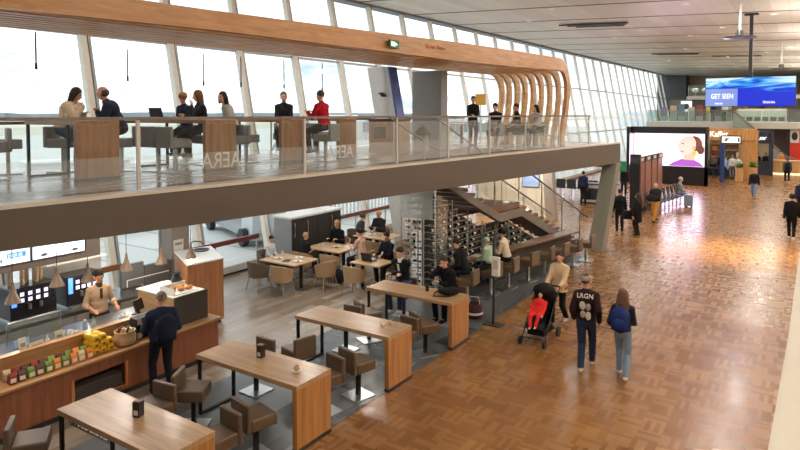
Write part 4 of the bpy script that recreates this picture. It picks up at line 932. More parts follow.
sp('bald man in a dark grey jumper at the far window table', (-12.05, 17.34, 0), 178, 1.80, top='2a2a2f', bottom='23252b', hair='5a4a40', style='thin', lean=12, nod=15, puff=.015, wide=1.12, hl=(-.14, .44, .86), hr=(.14, .44, .86), skn='c98f72')
sp('man in black typing at the small laptop table', (-9.65, 14.27, 0), 178, 1.76, top='15161a', bottom='1b1c20', hair='241b17', style='short', lean=9, nod=20, hl=(-.12, .46, .84), hr=(.12, .46, .84))
t = thing('floor_bag', 'dark backpack on the floor beside the tan chair of the family table', 'bag', (-10.75, 13.35, 0), .3)
m = MB(); m.ell((0, 0, .20), (.16, .11, .21)); m.box((0, 0, .12), (.26, .18, .2)); put(fuse(m, .014, 'bag_body'), 'bag_body', fabric('25262c'), t); m = MB(); m.tube([(-.05, 0, .40), (-.03, 0, .47), (.03, 0, .47), (.05, 0, .40)], .01); m.build('handle', fabric('151518'), t, 60)
# ================================================================ STAIRS, BOTTLE RACK, LONG COUNTER
def sx0(y): return -7.35 + .1 * (y - 14)
SW = 1.25
def tread_z(y):
    if y < 15.9: return MF - (y - 12.5) / 3.4 * (MF - 2.1)
    if y < 17.2: return 2.1
    return max(0, 2.1 - (y - 17.2) / 4.8 * 2.1)
stair = thing('staircase', 'brown open staircase with steel handrails climbing from the counter to the mezzanine', 'staircase', (0, 0, 0))
TW = wood('54392b', '76523c', 'x', .45); STG = plain('6f665d', .45)
for k in range(9):
    y = 12.5 + k * .378; z = MF - (k + 1) * .169
    m = MB(); m.prism([(sx0(y), y), (sx0(y + .42), y + .42), (sx0(y + .42) - SW, y + .42), (sx0(y) - SW, y)], z - .09, z); m.build('tread', TW, stair)
m = MB(); m.prism([(sx0(15.9) , 15.9), (sx0(17.25), 17.25), (sx0(17.25) - SW, 17.25), (sx0(15.9) - SW, 15.9)], 1.94, 2.1); m.build('landing', TW, stair)
for k in range(12):
    y = 17.25 + k * .395; z = 2.1 - (k + 1) * .1615
    m = MB(); m.prism([(sx0(y), y), (sx0(y + .43), y + .43), (sx0(y + .43) - SW, y + .43), (sx0(y) - SW, y)], z - .09, z); m.build('tread', TW, stair)
for off in (.03, -SW - .07):
    for pts in (((12.45, 3.45), (12.45, 3.22), (13.2, 2.98), (15.95, 1.68), (15.95, 1.93)), ((15.95, 1.93), (15.95, 1.68), (17.25, 1.68), (17.25, 1.93)), ((17.25, 1.93), (17.25, 1.68), (18.6, 1.10), (21.1, .002), (21.5, .002), (18.6, 1.36))):
        m = MB(); m.extrude([(sx0(y) + off, y, z) for y, z in pts], (.05, 0, 0)); m.build('stringer', STG, stair)
    rail = [(12.9, 4.62), (15.4, 3.52), (16.2, 3.2), (17.3, 3.12), (22.3, .98)]
    m = MB(); m.tube([(sx0(y) + off + .02, y, z) for y, z in rail], .028, 10); m.build('handrail', plain('7d7f80', .3, .8), stair, 60)
    for y in (13.1, 14.4, 15.7, 17.1, 18.6, 20.1, 21.6):
        zt = pl(rail, y); m = MB(); m.box((sx0(y) + off + .02, y, (zt + max(tread_z(y), 0)) / 2), (.03, .03, zt - max(tread_z(y), 0) - .01)); m.build('post', STEEL, stair)
    ys = (13.1, 14.4, 15.7, 17.1, 18.6, 20.1, 21.6)
    for a, b_ in zip(ys, ys[1:]):
        m = MB(); m.extrude([(sx0(a) + off + .02, a + .04, tread_z(a) + .1), (sx0(b_) + off + .02, b_ - .04, tread_z(b_) + .1), (sx0(b_) + off + .02, b_ - .04, pl(rail, b_) - .08), (sx0(a) + off + .02, a + .04, pl(rail, a) - .08)], (.01, 0, 0)); m.build('glass_panel', GL, stair)
# wine rack
RY = 13.35
def rx(y): return -7.66 + .1 * (y - RY)
def rtop(y): return min(2.85, pl([(13.2, 2.92), (15.95, 1.56), (17.25, 1.56), (18.6, .98), (21, .0)], y))
rack = thing('wine_rack', 'tall steel and glass rack filled with rows of bottles under the stairs', 'rack', (0, 0, 0))
RS = metal('c9cccc', .3)
cols = [RY + .37 * k for k in range(15)]
for k in range(0, 15, 2):
    y = cols[k]; h = rtop(y)
    for dx in (0, -.34):
        m = MB(); m.box((rx(y) + dx, y, h / 2), (.03, .03, h)); m.build('upright', RS, rack)
for x in (-8.05, -8.40, -8.70):
    for dy in (0, .36):
        m = MB(); m.box((x, RY + .02 + dy, 1.42), (.03, .03, 2.84)); m.build('upright', RS, rack)
rows = [.22 + .17 * r for r in range(16)]
for z in rows:
    ye = max(y_ for y_ in [RY + .05 * q for q in range(110)] if rtop(y_) > z + .05)
    m = MB()
    for dx in (-.03, -.31): m.bar((rx(RY) + dx, RY, z - .045), (rx(ye) + dx, ye, z - .045), .016)
    m.build('rail', RS, rack)
    m = MB()
    for dy in (.05, .31): m.bar((-8.70, RY + .02 + dy, z - .045), (-7.70, RY + .02 + dy, z - .045), .016)
    m.build('rail', RS, rack)
m = MB(); m.b2(-8.70, -7.72, RY - .03, RY - .015, 2.05, 2.84); m.build('glass_front', glass('f0f5f5', .35, .05), rack)
m = MB(); m.extrude([(rx(RY) + .02, RY + .02, .05), (rx(RY) + .02, RY + .02, 2.7), (rx(RY + .5) + .02, RY + .5, 2.5), (rx(RY + .5) + .02, RY + .5, .05)], (.008, 0, 0)); m.build('glass_front', glass('f0f5f5', .06, .05), rack)
m = MB()
m.mi = 0; m.lathe([(.012, 0), (.0385, .004), (.0385, .19), (.016, .235), (.0155, .30)], (0, 0, 0), 10)
m.mi = 1; m.lathe([(.0395, .05), (.0395, .15)], (0, 0, 0), 10)
m.mi = 2; m.lathe([(.0165, .255), (.0165, .305)], (0, 0, 0), 8)
Ry = Matrix.Rotation(-PI / 2, 4, 'X')
m0 = MB(); m0.extrude([(rx(RY) - .37, RY, .05), (rx(RY) - .37, RY, 2.8), (rx(15.95) - .37, 15.95, 1.5), (rx(17.2) - .37, 17.2, 1.5), (rx(18.5) - .37, 18.5, .95), (rx(20) - .37, 20, .3), (rx(20) - .37, 20, .05)], (-.02, 0, 0)); m0.build('back_panel', plain('3b3d3e', .4), rack)
bms = []
for c1, c2, c3 in (('1b231c', 'e9e6dc', '3a1a1e'), ('2a1c14', 'd9cfb4', 'b59a4a'), ('15181b', 'f1efe9', '1c1c1e')):
    me = m.mesh('bottle', [plain(c1, .15), plain(c2, .6), plain(c3, .4)], 50); me.transform(Ry); bms.append(me)
for j, z in enumerate(rows):
    for k in range(14):
        y = cols[k] + .03
        if z > rtop(y + .33) - .06 or random.random() < .07: continue
        o = bpy.data.objects.new('wine_bottle', bms[(j * 3 + k * 5 + random.randint(0, 1)) % 3]); COL.objects.link(o)
        o.location = (rx(y) - .14 + random.uniform(-.05, .06), y, z + .005); o.rotation_euler = (0, random.uniform(0, 6), -.1)
        tag(o, 'wine bottle lying on the long side of the steel rack', 'bottle', 'wine bottles on the long side of the rack')
    for k in range(1, 3):
        if z > 2.7 or random.random() < .12: continue
        o = bpy.data.objects.new('wine_bottle', bms[(j + k) % 3]); COL.objects.link(o)
        o.location = (-7.98 - .335 * k + .3 - .01, RY + .19 + random.uniform(-.03, .03), z + .005); o.rotation_euler = (0, random.uniform(0, 6), PI / 2)
        tag(o, 'wine bottle lying on the short end of the steel rack', 'bottle', 'wine bottles on the short end of the rack')
# long counter with stools
def cxf(y): return -6.83 + .205 * (y - 16.3)
t = thing('long_counter', 'long dark wooden counter with stools in front of the staircase', 'counter', (0, 0, 0))
m = MB(); m.prism([(cxf(13.7), 13.7), (cxf(20.0), 20.0), (cxf(20.0) - .40, 20.08), (-7.385, 15.4), (-7.545, 13.72)], .83, .89); m.build('worktop', wood('5f4636', '866650', 'y', .3), t, 0, .004)
m = MB(); m.b2(cxf(14.1) - .15, cxf(14.1) - .09, 14.07, 14.13, 0, .83); m.build('leg', DARK, t)
m = MB(); m.prism([(cxf(15.6) - .24, 15.6), (cxf(19.95) - .24, 19.95), (cxf(19.95) - .36, 19.98), (cxf(15.6) - .36, 15.63)], .02, .83); m.build('front_panel', plain('4b4038', .55), t)
placed(bar_stool, [(lab, cxf(y) + .32 + dx, y, 0, ang) for lab, y, dx, ang in (
    ('brown bar stool under the dark-clad person at the near end of the long counter', 13.75, .08, 95), ('brown bar stool under the child in a green hooded coat', 14.75, .06, 90), ('brown bar stool under the person in a pale top at the long counter', 15.55, .04, 92),
    ('empty brown bar stool just right of the person in a pale top', 16.5, .04, 80), ('empty brown bar stool second right of the person in a pale top', 17.35, .04, 95), ('empty brown bar stool third right of the person in a pale top', 18.15, .04, 88),
    ('empty brown bar stool fourth right of the person in a pale top', 18.95, .04, 92), ('empty brown bar stool at the far end of the long counter', 19.75, .04, 90))], 'brown bar stools along the long counter', plain('66513c', .45, 0, .1, 30), STEEL)
def spc(*a, **k): return person(*a, pose='sit', seat=.66, feet=[(-.1, .32, .18), (.1, .35, .17)], **k)
spc('dark-haired person in black hunched over the near end of the long counter', (cxf(13.75) + .40, 13.75, 0), 95, 1.72, top='17171b', bottom='1c1c20', hair='33231a', style='short', lean=24, nod=20, puff=.03, lod=1)
spc('child in a pale green hooded coat seated at the long counter', (cxf(14.75) + .38, 14.75, 0), 90, 1.42, top='a9bfa6', bottom='2b2d33', hair='a9bfa6', style='curly', lean=12, puff=.03, lod=1)
spc('person with black hair and a pale top, jacket at the waist, at the counter', (cxf(15.55) + .36, 15.55, 0), 95, 1.70, top='d8c9ae', bottom='17171b', shoe='e8e6e0', hair='15120f', style='curly', lean=14, turn=12, sleeve='roll', lod=1, hl=(-.12, .40, 1.08), hr=(.1, .42, 1.08))
m = MB(); m.lathe([(.03, 0), (.036, .13), (.031, .13), (.025, .01)], (0, 0, 0), 14); o = m.build('glass', plain('c8742f', .15), None, 60, loc=(cxf(15.2) - .15, 15.2, .892)); tag(o, 'amber drink glass on the long counter by the person in a pale top', 'glass')
for k, (y, w_) in enumerate(((14.2, 'near the dark-clad person'), (14.95, 'beside the child in green'))):
    m = MB(); m.b2(-.11, .11, -.15, .15, 0, .012); o = m.build('menu_card', plain('d8cdb8', .5), None, 0, .002, (cxf(y) - .2, y, .892)); tag(o, 'pale menu card on the long counter ' + w_, 'menu')
t = thing('wicker_bag', 'patterned bag with red and white stripes on the floor by the counter', 'bag', (-6.3, 12.8, 0), .2)
m = MB(); m.lathe([(.15, 0), (.20, .12), (.19, .26), (.17, .33), (.15, .33), (.15, .05)], (0, 0, 0), 16); m.build('bag_body', fabric('4a2c30'), t, 50)
m = MB(); m.lathe([(.203, .10), (.203, .15)], (0, 0, 0), 16); m.build('stripe', fabric('d9cdc6'), t, 50); m = MB(); m.tube([(-.13, 0, .31), (-.1, 0, .48), (.1, 0, .48), (.13, 0, .31)], .012); m.build('handle', fabric('c9b9a8'), t, 60)
# cream wall behind, its screen, desk chair
c = MB(); c.b2(-13.2, -9.5, 27.0, 27.3, 0, 3.6); struct('wall_core', c, plain('e6dcc4', .55))
for k in range(7): c = MB(); c.b2(-13.2 + .5 * k, -13.19 + .5 * k, 26.985, 27.0, 0, 3.6); struct('trim_%d' % (40 + k), c, plain('b5a990', .6))
t = thing('wall_screen', 'blue grey wall screen on the cream wall behind the stairs', 'screen', (-10.45, 26.97, 1.35)); m = MB(); m.b2(-.42, .42, -.03, .01, 0, .78); m.build('screen', plain('3a3f45', .4), t, 0, .004); m = MB(); m.b2(-.39, .39, -.034, -.03, .03, .75); m.build('display', glow('8fa3c9', .6), t)
t = thing('wall_lamp', 'small glowing yellow lamp beside the wall screen behind the stairs', 'lamp', (-9.85, 26.9, 2.0)); m = MB(); m.lathe([(.06, 0), (.11, .05), (.11, .16), (.06, .2)], (0, 0, 0), 14); m.build('lamp_shade', glow('f2b53a', 1.4), t, 60); m = MB(); m.b2(-.02, .02, 0, .1, .08, .12); m.build('bracket', DARK, t)
t = thing('hand_sanitiser_stand', 'black stand with a white dispenser on the parquet by the last oak table', 'dispenser', (-5.72, 12.58, 0))
m = MB(); m.b2(-.22, .22, -.13, .13, 0, .02); m.build('base_plate', DARK, t, 0, .004); m = MB(); m.b2(-.022, .022, -.02, .02, .02, 1.95); m.build('pole', DARK, t); m = MB(); m.b2(-.01, .17, -.10, -.02, 1.12, 1.55); m.build('dispenser', plain('e4e2dc', .4), t, 0, .012); m = MB(); m.b2(.02, .14, -.105, -.10, 1.28, 1.48); m.build('label', plain('c2b9a8', .5), t); m = MB(); m.b2(.04, .12, -.09, -.03, 1.08, 1.12); m.build('nozzle', plain('7a7a78', .4), t)
# ================================================================ CONCOURSE
mother = person('mother in a beige jacket and black leggings pushing the black pushchair', (-4.50, 13.42, 0), 176, 1.66, pose='walk', top='c7ad8b', bottom='17171a', shoe='b9b4ac', hair='3b2618', style='tail', lod=0, nod=4, turn=8, puff=.03, wide=.96, coat=.10, hl=(-.16, .40, 1.0), hr=(.16, .40, 1.0), feet=[(-.08, -.22, .04), (.09, .20, 0)])
st = thing('pushchair', 'black pushchair carrying the baby in a red suit', 'pushchair', (-4.52, 12.22, 0), math.radians(180))
PB = fabric('141417'); PF = plain('1c1c1f', .35, .5)
m = MB(); m.extrude([(-.20, -.12, .46), (-.20, .30, .40), (-.20, .36, .34), (-.20, .30, .33), (-.20, -.10, .39), (-.20, -.36, .95), (-.20, -.31, .97)], (.40, 0, 0)); m.build('seat', PB, st, 40, .01)
h = MB(); h.ell((0, -.36, .88), (.23, .20, .25)); h.ell((0, -.24, 1.0), (.23, .22, .13)); q = h
me = fuse(h, .016, 'hood', 3); put(me, 'hood', PB, st)
m = MB()
for sx in (-1, 1):
    m.tube([(sx * .24, .38, .10), (sx * .24, -.12, .62), (sx * .24, -.52, 1.0), (sx * .22, -.60, 1.02)], .014); m.tube([(sx * .24, -.42, .10), (sx * .24, .05, .47)], .013)
m.tube([(-.22, -.60, 1.02), (.22, -.60, 1.02)], .018); m.tube([(-.24, .34, .14), (.24, .34, .14)], .012); m.build('frame', PF, st, 60)
for sx in (-1, 1):
    for y, r in ((.40, .085), (-.44, .105)):
        m = MB(); m.lathe([(r * .55, -.02), (r, -.022), (r, .022), (r * .55, .02)], (sx * .255, y, r), 20, Matrix.Rotation(PI / 2, 3, 'Y')); w_ = m.build('wheel', plain('121214', .7), st, 40)
        m = MB(); m.lathe([(r * .54, -.015), (r * .54, .015)], (sx * .255, y, r), 16, Matrix.Rotation(PI / 2, 3, 'Y')); m.build('hub', plain('b9b9ba', .4), w_, 40)
m = MB(); m.b2(-.18, .18, -.36, .22, .16, .30); m.build('basket', PB, st, 0, .02)
person('baby in a red suit lying back in the pushchair', (-4.52, 12.20, 0), 180, .92, pose='sit', seat=.44, lean=-22, nod=5, top='d8322e', bottom='d8322e', shoe='e6b9a2', hair='b98f6a', style='thin', lod=1, puff=.012, wide=1.35, hl=(-.26, .34, 1.05), hr=(.26, .34, 1.05), feet=[(-.10, .30, .36), (.10, .32, .34)])
man = person('man in a grey cap and a dark maroon top with a printed back, walking away', (-3.28, 11.28, 0), 8, 1.80, pose='walk', top='241416', bottom='26324a', shoe='d9c4b4', hair='4a3a30', style='short', cap='8c8075', lod=0, turn=-22, puff=.015, wide=.98, hl=(-.22, .06, .88), hr=(.23, -.04, .90), feet=[(-.06, -.18, 0), (.08, .24, 0)])
WP = plain('e4e0d6', .7)
text('LRGN', .12, WP, 'lettering', man, Matrix.Translation((-.15, -.150, 1.365)) @ Matrix.Rotation(PI / 2, 4, 'X'), .012, 'LEFT', .95)
for k, (x, z, w_, h_, c) in enumerate(((-.05, 1.22, .10, .14, 'c9beb0'), (.05, 1.20, .09, .12, '9a8f84'), (-.04, 1.06, .09, .12, 'a89c90'), (.055, 1.04, .09, .14, 'd0c6b8'))):
    m = MB(); m.ell((x, -.128, z), (w_ * .55, .016, h_ * .55), n=14, k=9); m.build('print_patch', plain(c, .8, 0, .4, 40), man, 0)
girl = person('young woman with long brown hair and light blue jeans walking away', (-2.63, 11.28, 0), 4, 1.63, pose='walk', top='1c2030', bottom='7d93ad', shoe='e0dcd6', hair='5d4130', style='long', lod=0, sleeve='roll', turn=-8, wide=.95, hl=(-.20, .10, .92), hr=(.12, .30, 1.12), feet=[(-.08, .16, 0), (.08, -.14, 0)])
backpack('navy backpack on the back of the young woman in light jeans', (-2.63, 11.28 - .14, .90), 4, '1b2a5c', .33, .46, .19)
# further walkers
W = lambda *a, **k: person(*a, **{'lod': 2, **k})
W('woman in a black coat with a black shoulder bag standing beyond the end column', (-5.30, 24.9, 0), 70, 1.66, top='17171a', bottom='1b1b1e', hair='3a2a22', style='long', coat=.35, puff=.02, hr=(.12, .34, 1.05))
t = thing('shoulder_bag', 'black shoulder bag held beside the woman in the black coat', 'bag', (-5.72, 25.0, .62), .3); m = MB(); m.lathe([(.20, 0), (.22, .1), (.20, .26), (.16, .30)], (0, 0, 0), 12); m.build('bag_body', fabric('151517'), t, 50); m = MB(); m.tube([(-.15, 0, .28), (-.08, 0, .5), (.08, 0, .5), (.15, 0, .28)], .014); m.build('handle', fabric('1c1c1e'), t, 60)
W('person in black standing half hidden just beyond the slanted end column', (-6.1, 25.4, 0), 20, 1.72, top='1a1b1f', bottom='1c1d22', hair='2a211c', style='short', wide=1.05)
W('man in mustard trousers and a black jacket carrying a dark bag', (-5.36, 28.6, 0), 165, 1.74, pose='walk', top='232326', bottom='c08a3e', shoe='2a2522', hair='4a3a2e', style='thin', puff=.03, wide=1.1, hl=(-.12, .36, 1.1), hr=(.12, .36, 1.1))
t = thing('carry_bag', 'dark bag held against the chest of the man in mustard trousers', 'bag', (-5.46, 28.12, .95), .2); m = MB(); m.ell((0, 0, .14), (.22, .10, .16)); put(fuse(m, .02, 'bag_body'), 'bag_body', fabric('26262a'), t); m = MB(); m.tube([(-.1, 0, .27), (-.05, 0, .38), (.05, 0, .38), (.1, 0, .27)], .012); m.build('strap', fabric('151518'), t, 60)
W('person dressed all in black walking away on the open parquet', (-.33, 27.3, 0), 0, 1.74, pose='walk', top='0f0f11', bottom='101012', shoe='c9c6c0', hair='151210', style='curly', puff=.025, wide=1.05)
W('fair-haired woman in a black jacket and blue jeans walking towards the camera', (-2.28, 39.5, 0), 180, 1.64, pose='walk', top='1a1a1d', bottom='6f86a3', hair='a5835c', style='long', puff=.04, wide=1.05)
W('person in a grey-green jacket with a dark bag walking away near the red panel', (-.92, 49.8, 0), 10, 1.72, pose='walk', top='4f5c5a', bottom='222327', shoe='d9d4cc', hair='2c221c', style='short', puff=.045, wide=1.15)
backpack('dark rucksack on the back of the person in the grey-green jacket', (-.90, 49.62, .95), 10, '1d1d21', .36, .5, .2)
W('person in a navy top at the right edge of the picture walking away', (-.05, 33.6, 0), 0, 1.76, pose='walk', top='232b4a', bottom='20232c', hair='2c221c', style='short', puff=.03)
# seating row, sitters
def seat_unit(label, loc, rz):
    t = thing('airport_chair', label, 'seat', loc, rz, 'black seats in the row by the LED wall')
    m = MB(); m.box((0, .02, .43), (.52, .48, .06)); m.build('seat', plain('2a2a2d', .45), t, 0, .015); m = MB(); m.box((0, -.25, .72), (.52, .05, .52), R=Matrix.Rotation(.18, 3, 'X')); m.build('backrest', plain('2a2a2d', .45), t, 0, .015)
    for sx in (-1, 1): m = MB(); m.tube([(sx * .27, .2, .43), (sx * .27, .2, .62), (sx * .27, -.2, .62)], .015); m.build('armrest', STEEL, t, 60)
    m = MB(); m.box((0, 0, .2), (.05, .05, .4)); m.box((0, 0, .012), (.08, .5, .024)); m.build('leg', STEEL, t); return t
placed(lambda lab: seat_unit(lab, (0, 0, 0), 0), [('black airport seat in the row in front of the LED wall, %s' % w_, -6.0 + .08 * k, 31.2 + .62 * k, 0, -90 + 0) for k, w_ in enumerate(('nearest the camera', 'second from the camera', 'third from the camera', 'fourth from the camera', 'fifth from the camera', 'sixth from the camera', 'under the grey-haired person', 'farthest from the camera'))])
W('grey-haired person in a grey jumper sitting in the seat row before the LED wall', (-5.5, 34.92, 0), -75, 1.70, pose='sit', top='8b9094', bottom='5a6f8f', hair='b9b4ac', style='curly', lean=10, seat=.47, puff=.02)
t = thing('suitcase', 'pale blue suitcase standing beside the grey-haired sitter', 'suitcase', (-4.85, 34.2, 0)); m = MB(); m.b2(-.2, .2, -.14, .14, .05, .62); m.build('shell', plain('7f93ab', .4), t, 0, .03); m = MB(); m.tube([(-.1, 0, .62), (-.1, 0, .9), (.1, 0, .9), (.1, 0, .62)], .012); m.build('handle', STEEL, t, 60)
for k in range(2): m = MB(); m.cyl((-.15 + .3 * k, -.1, .028), (-.15 + .3 * k, .1, .028), .028); m.build('wheel', DARK, t, 40)
t = thing('totem', 'tall black information post in front of the reddish panels', 'post', (-6.55, 30.1, 0)); m = MB(); m.b2(-.22, .22, -.14, .14, 0, 2.82); m.build('post', plain('17171a', .35), t, 0, .01); m = MB(); m.b2(-.18, .18, -.145, -.14, 2.4, 2.7); m.build('display', plain('3a3c42', .2), t)
for k in range(4):
    y = 31.6 + 1.25 * k; t = thing('information_board', 'tall reddish glass display panel beyond the black post, %s in the row' % ('first', 'second', 'third', 'last')[k], 'panel', (-6.62 + .05 * k, y, 0), 0, 'reddish display panels'); m = MB(); m.b2(-.05, .05, -.58, .58, .1, 2.35); m.build('panel', plain('8f6057', .3, 0, .2, 2), t, 0, .008)
    m = MB(); m.b2(-.06, .06, -.6, .6, 2.35, 2.62); m.build('header', plain('4a4443', .4), t); m = MB(); m.b2(.06, .065, -.3, .3, 2.42, 2.56); m.build('lettering_block', plain('e4e0da', .5), t); m = MB(); m.b2(-.07, .07, -.6, .6, 0, .1); m.build('base', DARK, t)
# LED wall portal
t = thing('led_wall', 'huge lit screen in a black portal showing a face and a purple top', 'screen', (0, 0, 0))
BK = plain('131215', .35)
m = MB(); m.b2(-10.05, -9.85, 43.4, 45.2, 0, 3.85); m.b2(-5.42, -5.25, 43.4 + 1.2, 45.2, 0, 3.85); m.b2(-10.05, -5.25, 43.9, 45.2, 3.42, 3.85); m.b2(-10.05, -5.25, 44.6, 45.2, 0, 1.22); m.build('portal', BK, t, 0, .01)
m = MB(); m.b2(-9.85, -5.42, 44.72, 44.9, 1.22, 3.42); m.build('screen', glow('f6ecf6', 1.15), t)
def flat(pts, mat, name, y, par, d=.008): m = MB(); m.extrude([(x + .25, y, z) for x, z in pts], (0, -d, 0)); return m.build(name, mat, par)
def oval(cx, cz, rx_, rz_, n=28, rot=0): return [(cx + rx_ * math.cos(2 * PI * k / n) * math.cos(rot) - rz_ * math.sin(2 * PI * k / n) * math.sin(rot), cz + rx_ * math.cos(2 * PI * k / n) * math.sin(rot) + rz_ * math.sin(2 * PI * k / n) * math.cos(rot)) for k in range(n)]
sc_ = t
flat([(-7.9, 1.24), (-7.55, 1.5), (-7.05, 1.72), (-6.4, 1.72), (-5.95, 1.5), (-5.7, 1.24)], glow('9a55b4', .9), 'picture_top', 44.71, sc_)
flat([(-6.9, 1.66), (-6.98, 2.2), (-6.2, 2.35), (-6.25, 1.66)], glow('e2b3a6', .95), 'picture_neck', 44.70, sc_)
flat(oval(-6.25, 2.75, .42, .50, rot=.3), glow('7a4a3c', .8), 'picture_hair', 44.69, sc_); flat(oval(-5.92, 2.35, .22, .30), glow('6b4034', .8), 'picture_bun', 44.685, sc_)
flat(oval(-6.75, 2.62, .52, .66, rot=-.45), glow('efc4b8', 1.0), 'picture_face', 44.68, sc_)
flat([(-7.22, 2.62), (-7.40, 2.50), (-7.2, 2.42)], glow('efc4b8', 1.0), 'picture_nose', 44.675, sc_); flat(oval(-6.98, 2.74, .10, .03, rot=-.2), glow('5a3a34', .7), 'picture_eye', 44.67, sc_); flat(oval(-7.02, 2.22, .12, .04, rot=-.3), glow('c06a70', .9), 'picture_lips', 44.67, sc_)
flat(oval(-6.32, 2.45, .10, .16), glow('d9a294', .95), 'picture_ear', 44.665, sc_); flat(oval(-6.28, 2.12, .13, .14), glow('e8b02c', 1.1), 'picture_earring', 44.66, sc_)
area('led_wall_light', (-7.8, 44.5, 2.3), (4.4, 2.1), 200, (1, .74, 1), (PI / 2, 0, PI))
# hanging advertising screen
HY_ = 30.0
t = thing('hanging_screen', 'wide blue advertising screen hanging from a black pole in the concourse', 'screen', (-2.0, HY_, 0), math.radians(-3))
m = MB(); m.b2(-1.68, 1.68, -.02, .16, 5.02, 6.26); m.build('casing', plain('16181f', .4), t, 0, .01)
mm, nt, b = newmat('advert_blue'); L = nt.links
v = ocoord(nt, (.42, 1, 2.6), (0, .16, 0)); wv = nd(nt, 'ShaderNodeTexNoise', i_Scale=1.3, i_Detail=3.0, i_Distortion=1.4); L.new(v, wv.inputs['Vector'])
tc = nd(nt, 'ShaderNodeTexCoord'); sx = nd(nt, 'ShaderNodeSeparateXYZ'); L.new(tc.outputs['Object'], sx.inputs[0])
r = nd(nt, 'ShaderNodeValToRGB'); r.color_ramp.elements[0].position = .46; r.color_ramp.elements[0].color = (*hx('0b2fd0'), 1); r.color_ramp.elements[1].position = .72; r.color_ramp.elements[1].color = (*hx('d6f4ff'), 1); e = r.color_ramp.elements.new(.58); e.color = (*hx('2fa4ee'), 1)
band = mth(nt, 'MULTIPLY', mth(nt, 'SUBTRACT', sx.outputs[2], 5.50), 1.15); L.new(mth(nt, 'ADD', mth(nt, 'MULTIPLY', wv.outputs[0], mth(nt, 'ADD', .62, mth(nt, 'MAXIMUM', band, 0.0))), mth(nt, 'MULTIPLY', mth(nt, 'MAXIMUM', band, 0.0), .12)), r.inputs[0])
L.new(r.outputs[0], b.inputs['Emission Color']); b.inputs['Emission Strength'].default_value = 1.0; b.inputs['Base Color'].default_value = (0, 0, 0, 1)
m = MB(); m.b2(-1.66, 1.66, -.03, -.02, 5.04, 6.24); scr = m.build('screen', mm, t)
m = MB(); m.b2(-1.66, -.42, -.036, -.03, 5.04, 5.78); m.build('caption_panel', glow('6d86c4', .8), t)
text('GET SEEN', .30, glow('f2f6ff', 1.1), 'lettering', t, Matrix.Translation((-1.44, -.045, 5.36)) @ Matrix.Rotation(PI / 2, 4, 'X'), .004, 'LEFT', .66)
text('FINAVIA', .11, glow('f2f6ff', 1.1), 'lettering', t, Matrix.Translation((-1.28, -.045, 5.11)) @ Matrix.Rotation(PI / 2, 4, 'X'), .004, 'LEFT', .75)
text('FINAVIA', .15, glow('f2f6ff', 1.1), 'lettering', t, Matrix.Translation((.52, -.045, 5.14)) @ Matrix.Rotation(PI / 2, 4, 'X'), .004, 'LEFT', .8)
m = MB(); m.b2(-.055, .075, .17, .30, 5.3, cz(-2, HY_) - .02); m.build('pole', DARK, t); m = MB(); m.b2(-.25, .27, .1, .36, cz(-2, HY_) - .08, cz(-2, HY_) - .02); m.build('ceiling_plate', DARK, t)
# hanging luminaires
for lab, x, y, z in (('disc-shaped luminaire hanging from the ceiling beside the black pole', -2.15, 27.0, 7.60), ('smaller disc-shaped luminaire hanging above the right end of the blue screen', -1.25, 44.0, 7.42)):
    t = thing('hanging_luminaire', lab, 'lamp', (x, y, z)); zc = cz(x, y) - z - .02
    m = MB(); m.lathe([(.0, -.07), (.35, -.05), (.58, 0), (.60, .03), (.2, .06), (.0, .07)][1:5], (0, 0, 0), 28); m.build('reflector', metal('a9b4bd', .3), t, 60)
    m = MB(); m.cyl((0, 0, .05), (0, 0, .28), .16, .13, 18); m.build('housing', plain('3f4347', .4), t, 50); m = MB(); m.cyl((.22 - .22, 0, .28), (0, 0, zc), .05, n=12); m.build('pole', plain('c9cac8', .4), t, 60)
# ceiling diffusers and downlights
for k, (lab, x, y, n) in enumerate((('long black slotted diffuser in the ceiling above the timber ribs, longest of the group', -9.0, 31.6, 3), ('black slotted ceiling diffuser above the left end of the blue screen', -8.5, 52, 2), ('short black slotted ceiling diffuser near the far hanging lamp', -4.6, 55, 1), ('black slotted ceiling diffuser at the top edge of the picture', -9.2, 17.0, 1))):
    t = thing('ceiling_diffuser', lab, 'vent', (x, y, cz(x, y) - .03), 0, 'ceiling diffusers'); t.rotation_euler = (0, math.atan(.04), 0)
    for i in range(n):
        m = MB(); m.b2(-1.7 + .3 * i, 1.7 - .2 * i, -.3 + .45 * i, -.18 + .45 * i, -.06, .0); m.build('slot', plain('3a3632', .5), t)
        m = MB(); m.b2(-1.7 + .3 * i, 1.7 - .2 * i, -.14 + .45 * i, -.06 + .45 * i, -.05, .0); m.build('blade', plain('8f8780', .4), t)
spots_ = [(-9.2, 26.0), (-11.6, 29.5), (-7.5, 35.2), (-9.8, 39.0), (-9.4, 47.5), (-5.6, 38.8), (-3.6, 35.2), (-1.2, 30.8), (-7.2, 48.0), (-5.3, 56.2), (-2.4, 51.8), (-.9, 47.6), (-6.2, 23.6), (-8.3, 16.2), (-1.6, 24.8), (-4.0, 26.6), (-3.0, 60.5), (-6.5, 64.5), (-10.4, 60.4), (-1.0, 68.5)]
fst = None
for x, y in spots_:
    loc = (x, y, cz(x, y) - .012)
    if fst is None:
        fst = thing('downlight', 'small round white downlight set in the concourse ceiling', 'ceiling light', loc, 0, 'downlights in the concourse ceiling')
        m = MB(); m.lathe([(.10, -.01), (.15, -.012), (.16, 0), (.10, 0)], (0, 0, 0), 18); m.build('trim_ring', WHITE, fst, 60); m = MB(); m.cyl((0, 0, -.006), (0, 0, .0), .11, n=18); m.build('lens', glow('fff6e6', 5), fst, 40)
    else: dup(fst, loc)
